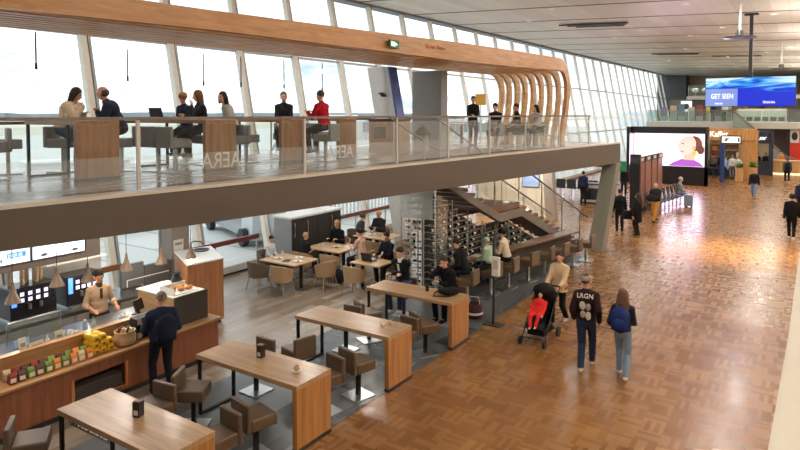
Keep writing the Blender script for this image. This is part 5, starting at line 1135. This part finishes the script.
# ================================================================ FAR END
# cafe kiosk under the far mezzanine
t = thing('cafe_kiosk', 'far cafe kiosk with a wooden front and white lettering right of the LED wall', 'kiosk', (0, 0, 0))
OW = wood('a8743c', 'd19c58', 'z', .45)
m = MB(); m.b2(-6.3, -2.9, 51.6, 52.0, 2.75, 3.62); m.build('fascia', OW, t, 0, .02)
m = MB(); m.lathe([(.62, 0), (.62, 3.45)], (-3.45, 52.3, 0), 24); m.build('drum', OW, t, 50)
m = MB(); m.b2(-6.3, -2.9, 54.2, 54.4, 0, 3.45); m.build('back_wall', plain('7a6a5a', .5), t)
m = MB(); m.b2(-6.35, -6.25, 51.6, 54.4, 0, 3.45); m.build('side_wall', plain('d9d4cc', .5), t)
m = MB(); m.b2(-6.2, -4.2, 53.0, 53.5, 0, 1.1); m.build('service_counter', plain('26324f', .5), t, 0, .01)
for k in range(3): m = MB(); m.b2(-6.1, -4.1, 54.0, 54.2, 1.35 + .5 * k, 1.39 + .5 * k); m.build('shelf', OW, t)
text('Kaffet', .58, glow('fffdf6', 1.3), 'lettering', t, Matrix.Translation((-5.95, 51.57, 3.02)) @ Matrix.Rotation(PI / 2, 4, 'X'), .02, 'LEFT', .88)
t = thing('dark_kiosk', 'dark blue kiosk portal with white lettering behind the cafe drum', 'kiosk', (0, 0, 0)); NB = plain('1d2438', .5)
m = MB(); m.b2(-3.3, -2.15, 54.8, 55.2, 2.45, 3.40); m.b2(-2.25, -1.95, 54.8, 55.2, 0, 3.40); m.build('portal', NB, t, 0, .01); m = MB(); m.b2(-3.3, -2.2, 55.9, 56.1, 0, 3.3); m.build('back_wall', plain('c9b99a', .5), t)
text('nuer', .50, glow('fffdf6', 1.2), 'lettering', t, Matrix.Translation((-3.2, 54.78, 2.72)) @ Matrix.Rotation(PI / 2, 4, 'X'), .02, 'LEFT', .85)
m = MB(); m.b2(-3.3, -2.25, 54.9, 55.25, 0, 1.05); m.build('service_counter', NB, t, 0, .01)
for k in range(6):
    m = MB(); m.b2(-.16, .16, -.05, .05, 0, .3 + .05 * (k % 2)); o = m.build('goods_box', plain(('b04a3a', 'd8c9a8', '3f6a4a', 'e0dcd2', 'c9822f', '4a4f6a')[k], .5), None, 0, .005, (-5.85 + .55 * (k % 4), 54.1, 1.392 + .5 * (k // 4))); tag(o, '%s box of goods on the shelf at the back of the cafe kiosk' % ('red', 'straw', 'green', 'white', 'orange', 'slate')[k], 'box')
# gate sign
t = thing('gate_sign', 'black framed white sign with an aircraft pictogram on a dark blue post', 'sign', (-4.7, 47.8, 0))
m = MB(); m.b2(-.13, .13, -.1, .1, 0, 3.2); m.build('post', plain('1f3a6e', .4), t); m = MB(); m.b2(-.1, 1.15, -.14, -.1, 2.66, 3.24); m.build('frame', plain('17171a', .4), t, 0, .01); m = MB(); m.b2(-.03, 1.08, -.15, -.14, 2.74, 3.16); fc_ = m.build('face', glow('f0f0ec', .8), t)
PICT = plain('151517', .5)
m = MB(); m.extrude([(.06, -.152, 2.86), (.18, -.152, 2.90), (.16, -.152, 2.82), (.24, -.152, 2.84), (.32, -.152, 2.96), (.44, -.152, 3.03), (.42, -.152, 3.07), (.30, -.152, 3.04), (.14, -.152, 3.06), (.10, -.152, 3.03), (.22, -.152, 2.98), (.12, -.152, 2.93), (.05, -.152, 2.92)], (0, -.006, 0)); m.build('pictogram', PICT, fc_)
text('22', .30, PICT, 'lettering', fc_, Matrix.Translation((.52, -.153, 2.84)) @ Matrix.Rotation(PI / 2, 4, 'X'), .003, 'LEFT', .8)
m = MB(); m.b2(.92, 1.04, -.156, -.15, 2.8, 3.1); m.build('side_panel', plain('6a6a6c', .5), fc_)
# red panel at the right edge
t = thing('red_booth', 'bright red booth with a white pictogram board at the right edge far away', 'booth', (0, 0, 0)); RD = plain('d8351f', .45)
m = MB(); m.b2(-1.0, 1.6, 61.2, 62.4, 0, 3.5); m.build('body', RD, t, 0, .02); m = MB(); m.b2(-1.15, 1.6, 61.1, 62.4, 3.5, 4.1); m.build('header', plain('17171a', .4), t); m = MB(); m.b2(-1.05, 1.0, 61.08, 61.1, 3.55, 4.02); fc_ = m.build('sign_face', glow('efefec', .8), t)
text('22-31', .36, PICT, 'lettering', fc_, Matrix.Translation((-.25, 61.075, 3.64)) @ Matrix.Rotation(PI / 2, 4, 'X'), .003, 'LEFT', .8)
m = MB(); m.extrude([(-.95, 61.077, 3.68), (-.7, 61.077, 3.72), (-.4, 61.077, 3.9), (-.42, 61.077, 3.96), (-.75, 61.077, 3.86), (-.98, 61.077, 3.9)], (0, -.006, 0)); m.build('pictogram', PICT, fc_)
m = MB(); m.b2(-1.02, -.35, 61.17, 61.2, 2.3, 3.45); bd = m.build('board', plain('e6e2dd', .5), t); m = MB(); m.ell((-.68, 61.165, 2.85), (.22, .01, .34)); m.build('picture', PICT, bd, 40)
m = MB(); m.b2(-1.15, -1.0, 61.1, 62.4, 0, 3.5); m.build('side_post', plain('25222a', .5), t)
# curved wooden desk
t = thing('curved_desk', 'curved pale wooden desk with a glowing base in front of the escalator', 'desk', (0, 0, 0))
arc = lambda r, a0, a1, n=14: [(-1.3 + r * math.cos(a0 + (a1 - a0) * k / n), 58.2 + 2.0 + r * .8 * math.sin(a0 + (a1 - a0) * k / n) - 2.0) for k in range(n + 1)]
A0, A1 = PI * 1.02, PI * 1.7
m = MB(); m.prism(arc(2.3, A0, A1) + arc(1.7, A0, A1)[::-1], .12, 1.05); m.build('front_panel', wood('b98a55', 'd8b07a', 'z'), t, 40); m = MB(); m.prism(arc(2.4, A0, A1) + arc(1.6, A0, A1)[::-1], 1.05, 1.12); m.build('worktop', plain('e0cda8', .4), t, 40); m = MB(); m.prism(arc(2.25, A0, A1) + arc(1.75, A0, A1)[::-1], 0, .12); m.build('base_light', glow('ffe7b8', 1.5), t, 40)
# planters
for lab, x, y in (('tall wooden planter with a leafy plant between the cafe and the walkers, left one', -3.75, 49.2), ('tall wooden planter with a leafy plant, the right one of the pair by the cafe', -3.0, 50.2)):
    t = thing('planter', lab, 'planter', (x, y, 0)); m = MB(); m.b2(-.24, .24, -.24, .24, 0, .95); m.build('pot', wood('b98a55', 'd8b07a', 'z'), t, 0, .01)
    m = MB(); rr = random.Random(x)
    for k in range(70):
        a, e, l = rr.uniform(0, 6.28), rr.uniform(.1, 1.3), rr.uniform(.25, .62); d = V((math.cos(a) * math.cos(e), math.sin(a) * math.cos(e), math.sin(e))); s_ = d.cross(V((0, 0, 1))).normalized() * .05; p = V((0, 0, .93)); q = p + d * l * .6; m.add([p, q + s_, p + d * l, q - s_, q + V((0, 0, .012))], [(0, 1, 4), (1, 2, 4), (2, 3, 4), (3, 0, 4)])
    m.build('foliage', plain('6f8a45', .6, 0, .3, 20), t)
# people around the cafe
cw = 'far cafe customer '
for k, (lab, x, y, f, tp, bt, hr_, ps) in enumerate((('in a grey top standing at the left end of the counter', -5.8, 52.55, 0, '6a5f5a', '2a2c33', '2f241e', 'stand'), ('in white waiting beside the blue gate post', -4.35, 51.0, 30, 'd6d2cc', '8a8f98', '6a4f3a', 'stand'), ('in a pale grey coat bending over a bag', -3.85, 50.6, 60, 'b9bcc4', '3a4560', '8a7a6a', 'stand'), ('in a dark jumper standing under the lettering', -5.2, 52.5, -20, '2c2b30', '1c1d22', '241c18', 'stand'), ('in a blue shirt facing the white-clad customer', -4.75, 50.2, -60, '8fa4c4', '2f3442', '5a4434', 'stand'))):
    W(cw + lab, (x, y, 0), f, 1.7, top=tp, bottom=bt, hair=hr_, style='short', puff=.04, wide=1.1, lean=14 if 'bending' in lab else 0)
for lab, x, y, tp, sk in (('staff member in black behind the dark kiosk counter, left one', -3.02, 55.58, '17181c', 'b9805f'), ('staff member in black behind the dark kiosk counter, right one', -2.46, 55.58, '1c1d22', 'd4a488'), ('attendant in orange leaning at the curved wooden desk', -1.55, 58.7, 'c98a55', 'd4a488')):
    W(lab, (x, y, 0), 180, 1.72, top=tp, bottom='1c1d22', hair='2c221c', style='short', skn=sk)
t = thing('cafe_table', 'dark blue cafe table with chairs in front of the kiosk counter', 'table', (-5.55, 50.9, 0)); m = MB(); m.lathe([(.02, .70), (.4, .70), (.4, .74), (.02, .74)], (0, 0, 0), 20); m.build('tabletop', NB, t, 40); m = MB(); m.cyl((0, 0, .02), (0, 0, .7), .04); m.build('column', NB, t, 50); m = MB(); m.cyl((0, 0, 0), (0, 0, .02), .25); m.build('base_plate', NB, t, 50)
# escalator
t = thing('escalator', 'escalator with glass sides and a brown handrail rising to the far upper floor', 'escalator', (0, 0, 0))
for y in (59.3, 60.42):
    m = MB(); m.extrude([(-5.1, y, 4.05), (-1.2, y, .25), (-.4, y, .0), (-1.6, y, 0), (-5.1, y, 3.3)], (0, .12, 0)); m.build('side_panel', plain('8f9488', .4), t)
    m = MB(); m.extrude([(-5.1, y + .05, 4.06), (-5.1, y + .05, 4.95), (-1.2, y + .05, 1.15), (-1.2, y + .05, .26)], (0, .015, 0)); m.build('glass_panel', glass('dfeae4', .25, .05), t)
    m = MB(); m.tube([(-6.0, y + .06, 5.0), (-5.1, y + .06, 4.98), (-1.2, y + .06, 1.18), (-.6, y + .06, 1.0)], .05, 8); m.build('handrail', plain('6b5340', .4), t, 60)
for k in range(20):
    m = MB(); x = -1.3 - k * .19; m.b2(x - .19, x, 59.43, 60.41, .1 + k * .185, .3 + k * .185); m.build('step', plain('4a4b4c', .5, .4), t)
# far upper floors
c = MB(); c.b2(-12.3, 7, 60.6, 92.9, 3.45, 4.0); struct('floor_far_upper', c, plain('c9c5ba', .5))
c = MB(); c.b2(-10.3, 7, 70.0, 92.9, 6.2, 6.55); struct('floor_far_top', c, plain('b9b5aa', .5))
c = MB(); c.b2(-12.2, 7, 72.0, 72.3, 4.0, 6.2); struct('wall_far_shops', c, plain('5a534b', .6))
c = MB(); c.b2(-12.2, 7, 66.0, 66.3, 0, 3.45); struct('wall_far_ground', c, plain('8f8373', .6))
for lab, z, x0, x1, y in (('glass balustrade along the far upper floor', 4.0, -12.2, -5.3, 60.75), ('glass balustrade along the far upper floor right of the escalator', 4.0, -5.0, .8, 60.75), ('glass balustrade along the topmost far floor', 6.55, -10.2, -3, 70.2)):
    t = thing('glass_balustrade', lab, 'balustrade', (0, 0, 0)); m = MB(); m.b2(x0, x1, y, y + .05, z + 1.02, z + 1.07); m.build('handrail', plain('8a8a86', .4), t)
    n = int((x1 - x0) / 1.6)
    for k in range(n + 1): m = MB(); x = x0 + .02 + (x1 - x0 - .06) * k / n; m.b2(x, x + .03, y + .01, y + .04, z, z + 1.02); m.build('post', STEEL, t)
    for k in range(n): m = MB(); x = x0 + (x1 - x0) * k / n; m.b2(x + .06, x + (x1 - x0) / n - .03, y + .018, y + .03, z + .05, z + .98); m.build('glass_panel', glass('dbe8e2', .12, .05), t)
t = thing('white_counter', 'long white counter with dark openings on the far upper floor under the blue screen', 'counter', (0, 0, 0)); m = MB(); m.b2(-5.0, -1.3, 62.3, 62.8, 4.0, 5.15); m.build('body', plain('dcdad2', .5), t)
for k in range(6): m = MB(); m.b2(-4.9 + .6 * k, -4.44 + .6 * k, 62.28, 62.3, 4.1, 4.45); m.build('opening', plain('2c2b2a', .5), t)
cols_ = ('7a6a8a', 'b9a58c', '4f6a7a', 'c9c2b4', '8a3f3a', 'd9b04a', '3f4a5a', 'a5b5a0')
for k in range(9):
    x = -11.4 + .78 * k; t = thing('goods_stand', 'goods stand', 'stand', (x, 64.0 + .5 * (k % 2), 4.0))
    t['label'] = ('%s goods stand on the far upper floor, %s' % (('lilac', 'tan', 'teal', 'cream', 'red', 'yellow', 'slate', 'sage', 'brown')[k], ('beside the window wall', 'right of the lilac one', 'right of the tan one', 'right of the teal one', 'in the middle of the shop', 'right of the red one', 'right of the yellow one', 'right of the slate one', 'behind the blue screen edge')[k]))
    m = MB(); m.b2(-.28, .28, -.15, .15, .5, 1.35 + .15 * (k % 3)); m.build('goods', plain((cols_ + ('6a5040',))[k], .6, 0, .5, 14), t, 0, .03); m = MB(); m.b2(-.3, .3, -.02, .02, .02, .5); m.b2(-.3, .3, -.2, .2, 0, .03); m.build('stand_frame', STEEL, t)
t = thing('shop_poster', 'lit white poster with a dark picture in the far upper shop', 'poster', (-10.0, 68.0, 4.0)); m = MB(); m.b2(-.5, .5, -.04, .04, .9, 2.0); m.build('poster', glow('e6ebee', .8), t); m = MB(); m.ell((0, -.045, 1.45), (.28, .01, .3)); m.build('picture', plain('3a4150', .5), t, 40); m = MB(); m.b2(-.04, .04, -.03, .03, 0, .9); m.build('post', STEEL, t)
for k, (x, f, tp, w_) in enumerate(((-6.9, 20, '2a2c33', 'in black by the escalator head'), (-6.0, 160, 'd9d6d0', 'in white by the escalator head'), (-4.6, 180, '6a5a4a', 'in brown behind the white counter'), (-3.2, 180, '26262a', 'in black behind the white counter'), (-1.9, 180, '3a4a6a', 'in blue behind the white counter'))):
    W('visitor %s on the far upper floor' % w_, (x, 62.0 if k < 2 else 63.4, 4.0), f, 1.72, top=tp, bottom='24252b', hair='33271f', style='short', puff=.03)
for k in range(4):
    x = -9.6 + .95 * k; t = thing('globe_lamp', 'white globe lamp on the topmost far floor, %s' % ('nearest the window wall', 'second from the window wall', 'third from the window wall', 'last before the blue screen')[k], 'lamp', (x, 70.9, 6.55), 0, 'globe lamps on the top floor'); m = MB(); m.ell((0, 0, .62), (.34, .34, .24)); m.build('globe', plain('e9e9e4', .4), t, 60); m = MB(); m.cyl((0, 0, 0), (0, 0, .42), .03, n=8); m.build('pole', STEEL, t, 50)
# gate area beyond the end column
for k in range(6):
    t = thing('gate_chair', 'dark gate seat beyond the stairs, %s from the windows' % ('first', 'second', 'third', 'fourth', 'fifth', 'sixth')[k], 'seat', (-12.4 + .62 * k, 35.4, 0), 0, 'dark gate seats'); m = MB(); m.b2(-.26, .26, -.22, .24, .40, .46); m.build('seat', plain('26282d', .45), t, 0, .015); m = MB(); m.b2(-.26, .26, -.28, -.22, .42, .95); m.build('backrest', plain('26282d', .45), t, 0, .015); m = MB(); m.b2(-.03, .03, -.2, .2, 0, .4); m.build('leg', STEEL, t)
t = thing('gate_desk', 'white gate desk with a dark counter front beyond the end column', 'desk', (-9.0, 33.0, 0)); m = MB(); m.b2(-.9, .9, -.35, .35, .06, 1.0); m.build('body', plain('dcdcd8', .4), t, 0, .01); m = MB(); m.b2(-.95, .95, -.4, .4, 1.0, 1.05); m.build('worktop', plain('3a3c40', .4), t); m = MB(); m.b2(-.85, .85, -.36, -.35, .2, .8); m.build('front_panel', plain('2b3040', .4), t); m = MB(); m.b2(-.85, .85, -.3, .3, 0, .06); m.build('base', DARK, t)
t = thing('gate_monitor', 'white gate monitor tower with black screens beyond the end column', 'monitor', (-8.1, 31.0, 0)); m = MB(); m.b2(-.12, .12, -.12, .12, 0, 2.7); m.build('post', plain('d9dad8', .4), t, 0, .01); m = MB(); m.b2(-.6, .6, -.1, .05, 2.0, 2.6); m.build('casing', plain('e0e0de', .4), t, 0, .01); m = MB(); m.b2(-.5, .5, -.11, -.1, 2.1, 2.5); m.build('screen', plain('1c2430', .2), t)
for lab, x, y, f, tp in (('traveller in dark blue standing at the gate desk', -9.6, 32.2, 0, '26304a'), ('traveller in a pale coat near the gate monitor', -7.5, 30.0, 90, 'c9c4ba'), ('traveller in black near the gate seats', -8.6, 36.6, 200, '1d1d21'), ('traveller in grey walking past the gate', -7.3, 34.0, 10, '6a6d72')):
    W(lab, (x, y, 0), f, 1.74, top=tp, bottom='23252c', hair='33271f', style='short', puff=.03)

# ================================================================ OUTSIDE
mm, nt, b = newmat('apron_concrete'); L = nt.links
v = ocoord(nt); br_ = nd(nt, 'ShaderNodeTexBrick', i_Scale=.12); br_.inputs['Mortar Size'].default_value = .008; L.new(v, br_.inputs['Vector'])
br_.inputs['Color1'].default_value = (*hx('d6d6d2'), 1); br_.inputs['Color2'].default_value = (*hx('cbccc9'), 1); br_.inputs['Mortar'].default_value = (*hx('a5a5a2'), 1)
L.new(br_.outputs[0], b.inputs['Base Color']); b.inputs['Roughness'].default_value = .7
c = MB(); c.b2(-160, -14.45, -120, 260, -.7, -.5); struct('ground_apron', c, mm)
mm, nt, b = newmat('airfield_grass'); L = nt.links
no = nd(nt, 'ShaderNodeTexNoise', i_Scale=.02, i_Detail=5.0); L.new(ocoord(nt), no.inputs['Vector']); L.new(mixc(nt, no.outputs[0], hx('d2cdbb'), hx('bdbaa6')), b.inputs['Base Color']); b.inputs['Roughness'].default_value = .9
c = MB(); c.b2(-1800, -160, -1200, 1800, -.72, -.52); struct('ground_airfield', c, mm)
m = MB(); rr = random.Random(3); n = 150; pts = []
for k in range(n): pts.append((-900 - 60 * math.sin(k * .7), -900 + 2400 * k / (n - 1), 6.2 + rr.uniform(-1, 1) + .8 * math.sin(k * .35)))
vs = [(x, y, -.5) for x, y, z in pts] + [(x, y, z) for x, y, z in pts] + [(x - 60, y, z) for x, y, z in pts] + [(x - 60, y, -.5) for x, y, z in pts]
fs = [(k + a * n, k + 1 + a * n, k + 1 + (a + 1) * n, k + (a + 1) * n) for k in range(n - 1) for a in range(3)]
m.add(vs, fs); o = m.build('treeline', plain('8b959a', .95, 0, .3, .05), None, 0); tag(o, 'low dark treeline along the horizon beyond the airfield', 'trees', None, 'stuff')
# boarding bridges and service gear
def bridge(label, x, y, L_, rz):
    t = thing('boarding_bridge', label, 'boarding bridge', (x, y, -.5), rz)
    m = MB(); m.b2(-L_, 0, -1.5, 1.5, 2.4, 4.9); m.build('tunnel', plain('dfe2e3', .4), t, 0, .05)
    m = MB()
    for k in range(int(L_ / 1.4)): m.b2(-1.4 * k - .12, -1.4 * k, -1.56, 1.56, 2.34, 4.96)
    m.build('ribs', plain('b9bdc0', .4), t)
    m = MB(); m.b2(-L_ + 2.0, -1.0, -1.53, -1.5, 3.2, 4.3); m.build('window_strip', plain('7a8a94', .2), t)
    for xx in (-1.2, -L_ + 3): m = MB(); m.b2(xx - .35, xx + .35, -1.1, 1.1, 0, 2.4); m.build('support_leg', plain('c9cccd', .4), t)
    m = MB(); m.cyl((-L_ - .8, 0, 2.2), (-L_ - .8, 0, 5.1), 2.0, n=24); m.build('cab', plain('e6e8e8', .4), t, 40); return t
bridge('white boarding bridge on the apron outside the far windows', -24, 66, 22, .5)
t = thing('passenger_steps', 'white mobile passenger steps standing on the apron outside the bar windows', 'steps', (-20.2, 18.6, -.5), -.4)
m = MB()
for k in range(14): m.b2(-2.6 + .3 * k, -2.25 + .3 * k, -.8, .8, .3 + .2 * k, .36 + .2 * k)
m.b2(1.55, 3.0, -.9, .9, 3.0, 3.1); m.build('treads', plain('e2e4e4', .5), t)
for s_ in (-.85, .85): m = MB(); m.bar((-2.6, s_, 1.2), (1.6, s_, 4.0), .07); m.bar((1.6, s_, 4.0), (3.0, s_, 4.0), .07); m.bar((-2.6, s_, .2), (1.6, s_, 2.95), .16); [m.bar((-2.6 + .7 * k, s_, .25 + .467 * k), (-2.6 + .7 * k, s_, 1.2 + .467 * k), .05) for k in range(7)]; m.build('railing', plain('b9bec2', .4), t)
m = MB(); m.b2(1.7, 2.9, -.7, .7, .35, 3.0); m.build('lift_tower', plain('cfd3d5', .5), t); m = MB(); m.b2(-2.7, 3.1, -.75, .75, .32, .55); m.build('chassis', plain('a5aaad', .5), t)
for xx in (-1.9, 2.3):
    for s_ in (-.85, .85): m = MB(); m.cyl((xx, s_ - .12, .35), (xx, s_ + .12, .35), .35, n=18); m.build('wheel', DARK, t, 40)
t = thing('service_truck', 'white service truck parked on the apron seen through the bar windows', 'truck', (-26.5, 15.5, -.5), 1.2)
m = MB(); m.b2(-2.6, 1.4, -1.1, 1.1, .7, 3.2); m.build('box_body', plain('e9eaea', .4), t, 0, .04); m = MB(); m.b2(1.5, 3.1, -1.05, 1.05, .6, 2.5); m.build('cab', plain('dfe3e6', .35), t, 0, .15); m = MB(); m.b2(2.2, 3.115, -.95, .95, 1.5, 2.25); m.build('windscreen', plain('4a5a66', .15), t, 0, .05); m = MB(); m.b2(-2.6, 3.1, -.95, .95, .4, .62); m.build('chassis', plain('6a6e72', .5), t)
for xx in (-1.7, 2.2):
    for s_ in (-.95, .95): m = MB(); m.cyl((xx, s_ - .13, .42), (xx, s_ + .13, .42), .42, n=18); m.build('wheel', DARK, t, 40)
t = thing('apron_fence', 'white slatted fence on the apron outside the lounge windows', 'fence', (-18.6, 31.5, -.5)); m = MB()
for k in range(60): m.b2(-.03, .03, -9 + .3 * k, -8.9 + .3 * k, .1, 2.2)
m.build('slats', plain('d5d7d6', .5), t); m = MB(); m.b2(-.05, .05, -9, 9, 2.2, 2.3); m.b2(-.05, .05, -9, 9, .05, .12); m.build('rails', plain('c2c5c5', .5), t)
for k in range(7): m = MB(); m.b2(-.06, .06, -9 + 2.97 * k, -8.9 + 2.97 * k, 0, 2.35); m.build('post', plain('b5b8b8', .5), t)
t = thing('advert_stand', 'green advert board on a slim post in the gate area beyond the end column', 'sign', (-8.35, 34.6, 0)); m = MB(); m.b2(-.35, .35, -.03, .03, 1.6, 2.15); m.build('board', plain('2f8a55', .4), t, 0, .006); m = MB(); m.b2(-.03, .03, -.03, .03, .02, 1.6); m.b2(-.2, .2, -.15, .15, 0, .02); m.build('post', STEEL, t)
# ================================================================ OUTSIDE, LIGHT, CAMERA
w = bpy.data.worlds.new('sky'); S.world = w; w.use_nodes = True; nt = w.node_tree; nt.nodes.clear(); L = nt.links
out = nd(nt, 'ShaderNodeOutputWorld'); bg = nd(nt, 'ShaderNodeBackground'); tc = nd(nt, 'ShaderNodeTexCoord')
sp = nd(nt, 'ShaderNodeSeparateXYZ'); L.new(tc.outputs['Generated'], sp.inputs[0])
dv = mth(nt, 'ADD', mth(nt, 'MAXIMUM', sp.outputs[2], 0.0), .22); cb = nd(nt, 'ShaderNodeCombineXYZ')
L.new(mth(nt, 'DIVIDE', sp.outputs[0], dv), cb.inputs[0]); L.new(mth(nt, 'DIVIDE', sp.outputs[1], dv), cb.inputs[1])
n1 = nd(nt, 'ShaderNodeTexNoise', i_Scale=1.6, i_Detail=6.0, i_Roughness=.58); L.new(cb.outputs[0], n1.inputs['Vector'])
r = nd(nt, 'ShaderNodeValToRGB'); r.color_ramp.elements[0].position = .32; r.color_ramp.elements[1].position = .56
r.color_ramp.elements[0].color = (*hx('9aabbb'), 1); r.color_ramp.elements[1].color = (*hx('f7f9fb'), 1); L.new(n1.outputs[0], r.inputs[0])
L.new(r.outputs[0], bg.inputs[0]); bg.inputs[1].default_value = 2.1; L.new(bg.outputs[0], out.inputs[0])

for iy, y in enumerate((1, 9, 17, 25, 33, 41, 50, 60, 70)):
    for x in (-10.5, -2.5, 3.5):
        area('ceiling_lamp', (x, y + .35, cz(x, y) - .12), .5, 130 if y < 22 else 190)
for y in (2, 11, 20, 29, 38, 48, 58, 68):
    area('added_ceiling_fill', (2.6, y, 6.3), 1.2, 700, (1, .96, .90), (PI, 0, 0))  # added out-of-view fill that brightens the ceiling; no fixture hangs here
for x, y in ((-10.2, 4.2), (-10.2, 6.0), (-10.3, 7.6), (-11.2, 5.2), (-11.3, 7.2), (-9.3, 10.5), (-11.4, 12.2), (-9.5, 13.2), (-11.5, 15.2), (-10.2, 17.5), (-10, 20.5), (-10.8, 24.9), (-9.8, 24.9)):
    area('added_mezzanine_fill', (x, y, 3.12), .3, 26 if y < 24 else 70, (1, .93, .84))  # added fill for the dim area under the mezzanine and the cream wall
area('floor_spot', (-2.0, 24.0, 8.4), .3, 150, (1, .80, .45), spread=.75)
cam = bpy.data.cameras.new('camera'); co = bpy.data.objects.new('camera', cam); COL.objects.link(co); S.camera = co
cam.sensor_width = 36; cam.lens = 36 * 620 / 800; cam.shift_y = -(225 - 140) / 800; cam.clip_end = 3000; cam.clip_start = .05
co.location = (0, 0, 4.7)
co.rotation_euler = Euler((math.radians(90 - 2.4013), 0, math.radians(33.1306)), 'XYZ')
S.view_settings.view_transform = 'Standard'; S.view_settings.look = 'None'; S.view_settings.gamma = 1; S.view_settings.use_curve_mapping = False
S.view_settings.exposure = 0.15
S.cycles.use_denoising = True; S.cycles.max_bounces = 8; S.cycles.transparent_max_bounces = 32; S.cycles.caustics_reflective = False; S.cycles.caustics_refractive = False
S.cycles.sample_clamp_indirect = 6
